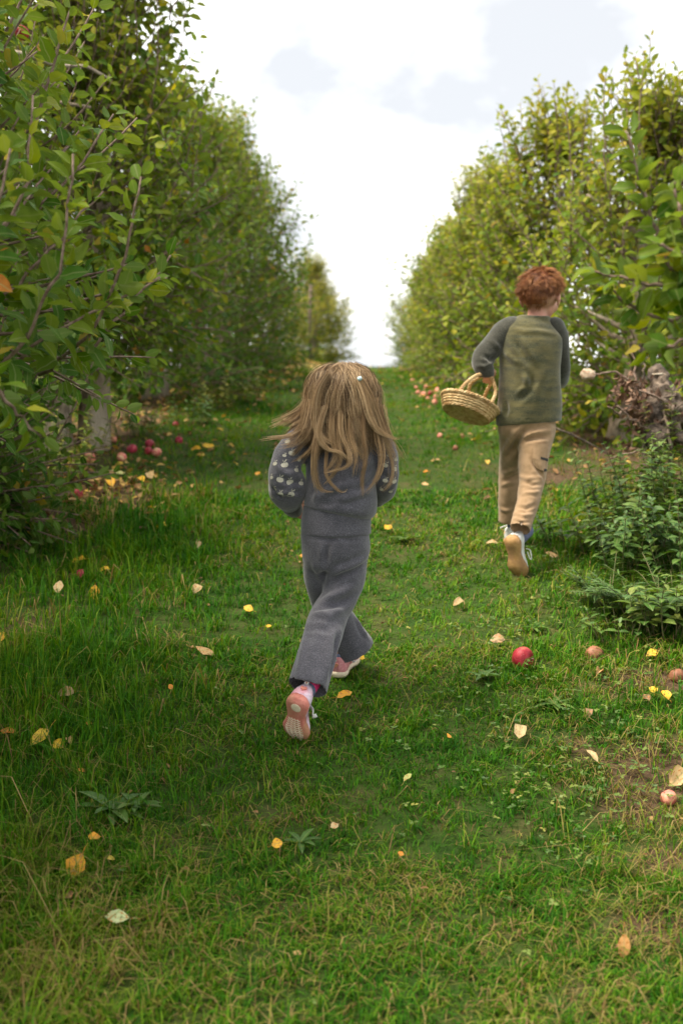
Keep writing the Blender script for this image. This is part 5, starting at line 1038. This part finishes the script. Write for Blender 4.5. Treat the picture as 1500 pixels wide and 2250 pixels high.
for a_ in [(1147, 1443, 27, 'red', 'bright red speckled apple in the grass right of the girl\'s shoes'), (1305, 1430, 23, 'brown', 'brownish rotting apple half sunk in grass right of the bright red one', 'windfall apples on the ground', .6), (1487, 1484, 19, 'brown', 'brown-red apple on bare soil at the right frame edge', 'windfall apples on the ground', .4), (1467, 1750, 19, 'pink', 'dull pink apple beside the large cream leaf at lower right'),
        (170, 1086, 15, 'red', 'single red apple lying on bare soil before the two pale trunks'), (42, 1128, 13, 'dark', 'dark red apple in the shade at the left frame edge'), (198, 1006, 14, 'pink', 'pale pink apple at the foot of the gnarled trunk'), (268, 1004, 11, 'pink', 'small pink apple right of the gnarled trunk, among yellow leaves'), (291, 985, 12, 'dark', 'plum-dark apple right of the gnarled trunk'),
        (330, 975, 11, 'dark', 'farthest of three dark pink apples in a heap under the left row'), (327, 991, 10, 'red', 'nearest redder apple of the heap of three under the left row'), (345, 993, 11, 'pink', 'paler pink apple at the right of the heap of three'), (252, 966, 8, 'pink', 'small pink apple behind the gnarled trunk'), (393, 968, 9, 'dark', 'dusky apple in grass right of the heap of three'),
        (386, 932, 7, 'red', 'tiny far red apple in dark shade under the left row'), (966, 957, 6, 'pink', 'orange-pink apple alone in the grass below the wicker basket'), (1000, 985, 6, 'brown', 'brown apple in the grass between basket and bare soil')]: apple(*a_)
apple(76, 1152, 18, 'dark', 'dark red apple with a pale bite at the left edge, under the shrub', bite=(.8, -.5, -.2)); apple(178, 1258, 16, 'dark', 'purplish half-eaten apple sunk in the long grass on the left', sink=.7, bite=(.5, -.6, -.5))
for i, (px, py, rp) in enumerate([(930, 866, 7), (946, 864, 7), (962, 858, 8), (936, 850, 6), (955, 884, 7), (984, 878, 7), (906, 836, 5), (926, 840, 5), (914, 852, 5), (948, 848, 5), (972, 868, 6), (958, 872, 6), (918, 862, 5), (990, 892, 6), (940, 876, 5)]):
    apple(px, py, rp, ['pink', 'red', 'pink', 'pink'][i % 4], 'small pink windfall apple in the scatter under the right row', 'windfall apples under the right row')
for px, py, d_, rp, lab in [(46, 72, 5.2, 17, 'dark red apple hanging high in the top left corner'), (265, 165, 6.1, 8, 'small red apple half hidden by leaves high in the tall left tree')]: apple(px, py, rp, 'red', lab, 'apples still hanging', loc=at(px, py, d_), rot=(.1, .1, 0))
# --- fallen leaves one by one
M['fallen'] = tint_mat('fallen_leaf', [(0, (.15, .075, .04)), (.2, (.36, .21, .115)), (.4, (.48, .37, .19)), (.58, (.56, .20, .025)), (.78, (.72, .45, .02)), (.9, (.42, .42, .11)), (1, (.40, .46, .24))], rough=.55, spec=.3, trans=.2, rib=True, spots=(.40, .17, .04))
def fallen(px, py, size, tint, label, yaw=None, tilt=None, curl=None, width=None):
    seed = int(px*13 + py*7); rg = random.Random(seed); g_ = on_ground(px, py + size*.25); L_ = min(size*g_.y/F*1.1, .085)
    V, Fc, rib = leaf_template(2, width or rg.uniform(.52, .78), curl if curl is not None else rg.uniform(-.3, .35), rg.uniform(.05, .45)); V = V.copy(); V[:, 0] *= 1 + .12*np.sin(V[:, 1]*14 + seed); V[:, 2] += .05*np.sin(V[:, 1]*9 + seed) + .06*np.sin(V[:, 0]*11 + seed)
    V *= L_; mb = MB(); mb.add(V, Fc); k = len(V); mb.tube([(0, .02*L_, 0), (.05*L_, -.18*L_, .02*L_), (.02*L_, -.42*L_, .08*L_)], [.014*L_, .012*L_, .010*L_], 4)
    me_ = fast_mesh('fallen_leaf', np.vstack(mb.V), np.vstack(mb.F), {'tint': np.full(sum(map(len, mb.V)), tint), 'rib': np.concatenate([rib, np.ones(len(mb.V[1]))])})
    o_ = link('fallen_leaf', me_, M['fallen']); tl = tilt if tilt is not None else rg.uniform(.25, .75)
    o_.rotation_euler = (Matrix.Rotation(tl, 3, 'X') @ Matrix.Rotation(yaw if yaw is not None else rg.uniform(0, 6.28), 3, 'Z')).to_euler(); o_.location = (g_.x, g_.y, g_.z + .030)
    cen = Matrix(o_.rotation_euler.to_matrix()) @ Vector((0, L_*.5, 0)); o_.location -= Vector((cen.x, cen.y, min(cen.z, .0)*1.0)); return tag(o_, label, 'leaf', 'fallen leaves on the grass')
YW, OR, TN, CR, BR, GN = .80, .60, .24, .42, .05, 1.0
for a_ in [(348, 1155, 42, YW, 'bright yellow arched leaf in the long grass beside the bare soil', 1.4, .2, .6), (130, 1315, 34, .40, 'curled tan leaf standing in long grass near the left edge', .1, 1.0), (208, 1313, 30, .70, 'yellow-brown leaf standing on its stem in the left grass', 3.1, 1.0), (433, 1306, 26, CR, 'pale cream ragged leaf left of the girl\'s trousers', None, .7, .1, .9), (452, 1438, 46, .45, 'tan leaf on its edge with a thin stem, left of the girl\'s knee', -1.9, .5, .3, .4),
        (546, 1356, 24, .74, 'small yellow leaf just left of the girl\'s trailing leg'), (5, 1426, 30, .72, 'yellow leaf cut by the left frame edge'), (60, 1506, 20, .84, 'small round lemon-yellow leaf near the left edge', None, .7, .1, .9), (145, 1539, 38, .27, 'pinkish tan leaf folded in the left grass', 1.5, .6), (376, 1537, 15, OR, 'tiny orange leaf scrap left of the kicked-up pink shoe'), (20, 1622, 34, .57, 'orange-brown leaf at the left edge beside two bright yellow ones'),
        (92, 1636, 52, .82, 'bright yellow two-pointed leaf on a long stem in the left foreground', 2.6, .8, -.3, .5), (131, 1657, 32, .79, 'bright yellow leaf touching a smaller pale scrap in the left foreground', 1.0, .7, .1, .8), (154, 1650, 22, .45, 'pale scrap of leaf beside the bright yellow leaf pair'), (196, 1608, 15, OR, 'tiny orange leaf behind the bright yellow pair'), (168, 1926, 54, .66, 'large orange and yellow spotted leaf in the left foreground', 2.7, .9, .1, .78),
        (150, 1988, 40, BR, 'curled purplish brown leaf below the large spotted one', .6, .5, .8), (259, 2046, 56, GN, 'pale green underside-up leaf in the bottom left foreground', 1.45, .7, .1, .5), (208, 1868, 28, .64, 'small orange leaf below the dandelion rosette', 1.8), (245, 1910, 16, .84, 'tiny yellow-green leaf right of the large spotted one'), (609, 1888, 24, .70, 'small round golden leaf alone in the middle foreground', None, .8, .1, .95), (757, 1546, 34, .66, 'dull yellow leaf in the grass right of the kicked-up shoe', -1.2, .4),
        (791, 1463, 20, .76, 'small yellow leaf right of the planted pink shoe'), (1007, 1335, 30, .35, 'tan leaf in the grass halfway between the girl\'s knee and the verge', 2.2), (1092, 1421, 30, .26, 'light brown leaf left of the bright red apple', 1.4, .6, .2, .8), (1318, 1488, 40, .46, 'twisted yellow and white leaf below the rotting apple', -.6, .6, .9, .35), (1432, 1450, 28, .80, 'yellow leaf on dark soil right of the rotting apple', 1.8, .5), (1419, 1552, 26, .08, 'reddish brown leaf beside two yellow ones at right'),
        (1433, 1539, 20, .79, 'round yellow leaf above the reddish brown one', None, .6, .1, .9), (1460, 1552, 26, .76, 'rounded yellow leaf nearest the right edge of the pair', None, .6, .1, .8), (1290, 1584, 26, .12, 'reddish fragment of leaf in the clover'), (1140, 1622, 44, .40, 'pale dried leaf in the grass below the red apple', 2.9, .7), (1300, 1690, 40, .38, 'pale dry folded leaf by the soil patch at lower right', .4, .7, .3, .4), (1488, 1727, 54, .43, 'large cream leaf cut by the right edge above the dull pink apple', 2.3, .8, .1, .7),
        (1368, 2112, 52, .50, 'orange-tan leaf standing in the bottom right grass', 3.0, 1.1, .2, .5), (895, 1738, 32, .92, 'pale yellow-green leaf in the middle foreground grass', -.6, .6, .3, .4), (933, 1076, 22, .45, 'pale yellow leaf on the lane between the children'), (1080, 1201, 26, .42, 'cream leaf left of the boy\'s kicked-up shoe', 1.5), (1210, 1233, 26, .44, 'cream leaf right of the boy\'s kicked-up shoe', 1.5), (852, 1171, 22, .72, 'yellow leaf right of the girl\'s waist on the lane'), (437, 1208, 18, .38, 'small tan leaf in the left grass level with the girl\'s hips'),
        (228, 1262, 28, .78, 'yellow leaf right of the half-eaten apple', 1.7, .4), (172, 1237, 32, .74, 'yellow leaf just behind the half-eaten apple', 1.6, .4), (60, 1186, 36, .76, 'yellow leaf standing below the bitten dark apple', .3, 1.1), (458, 986, 26, .76, 'yellow leaf on the lane right of the heap of apples', 1.5), (430, 990, 22, .72, 'golden leaf beside the heap of apples', 1.5), (566, 1052, 18, .64, 'orange leaf left of the girl\'s elbow'), (590, 1390, 14, .74, 'tiny yellow leaf left of the girl\'s trailing shin'), (665, 1236, 16, .62, 'tiny orange leaf peeping out left of the girl\'s hips'),
        (935, 1046, 14, .60, 'tiny orange leaf on the lane below the basket'), (310, 1065, 24, .74, 'yellow leaf on the soil edge right of the red apple'), (245, 1075, 26, .70, 'golden leaf on bare soil right of the red apple'), (205, 1062, 26, .45, 'cream leaf on bare soil behind the red apple'), (330, 1050, 28, .42, 'crumpled cream leaf right of the bare soil'), (262, 1045, 34, .95, 'large pale green leaf behind the bare soil'), (180, 1240+480, 14, .60, 'tiny orange leaf in the left foreground above the rosette'), (735, 1838, 20, .35, 'tan leaf flat in the middle foreground grass'), (880, 1905, 14, .60, 'tiny orange scrap in the middle foreground'), (985, 1640, 14, .62, 'tiny orange scrap in the grass left of the pale dried leaf')]: fallen(*a_)
b = at(681, 803, 21.3); b.z = gz(b.x, b.y); mb = MB(); zt = 1.6; mb.tube([(b.x, b.y, b.z - .1), (b.x, b.y, b.z + zt*.5), (b.x + .02, b.y, b.z + zt)], .035, 10)
tag(link('wooden_post', mb.mesh('wooden_post'), M['dead_wood']), 'pale wooden post among the yellowing trees at the crest', 'post')
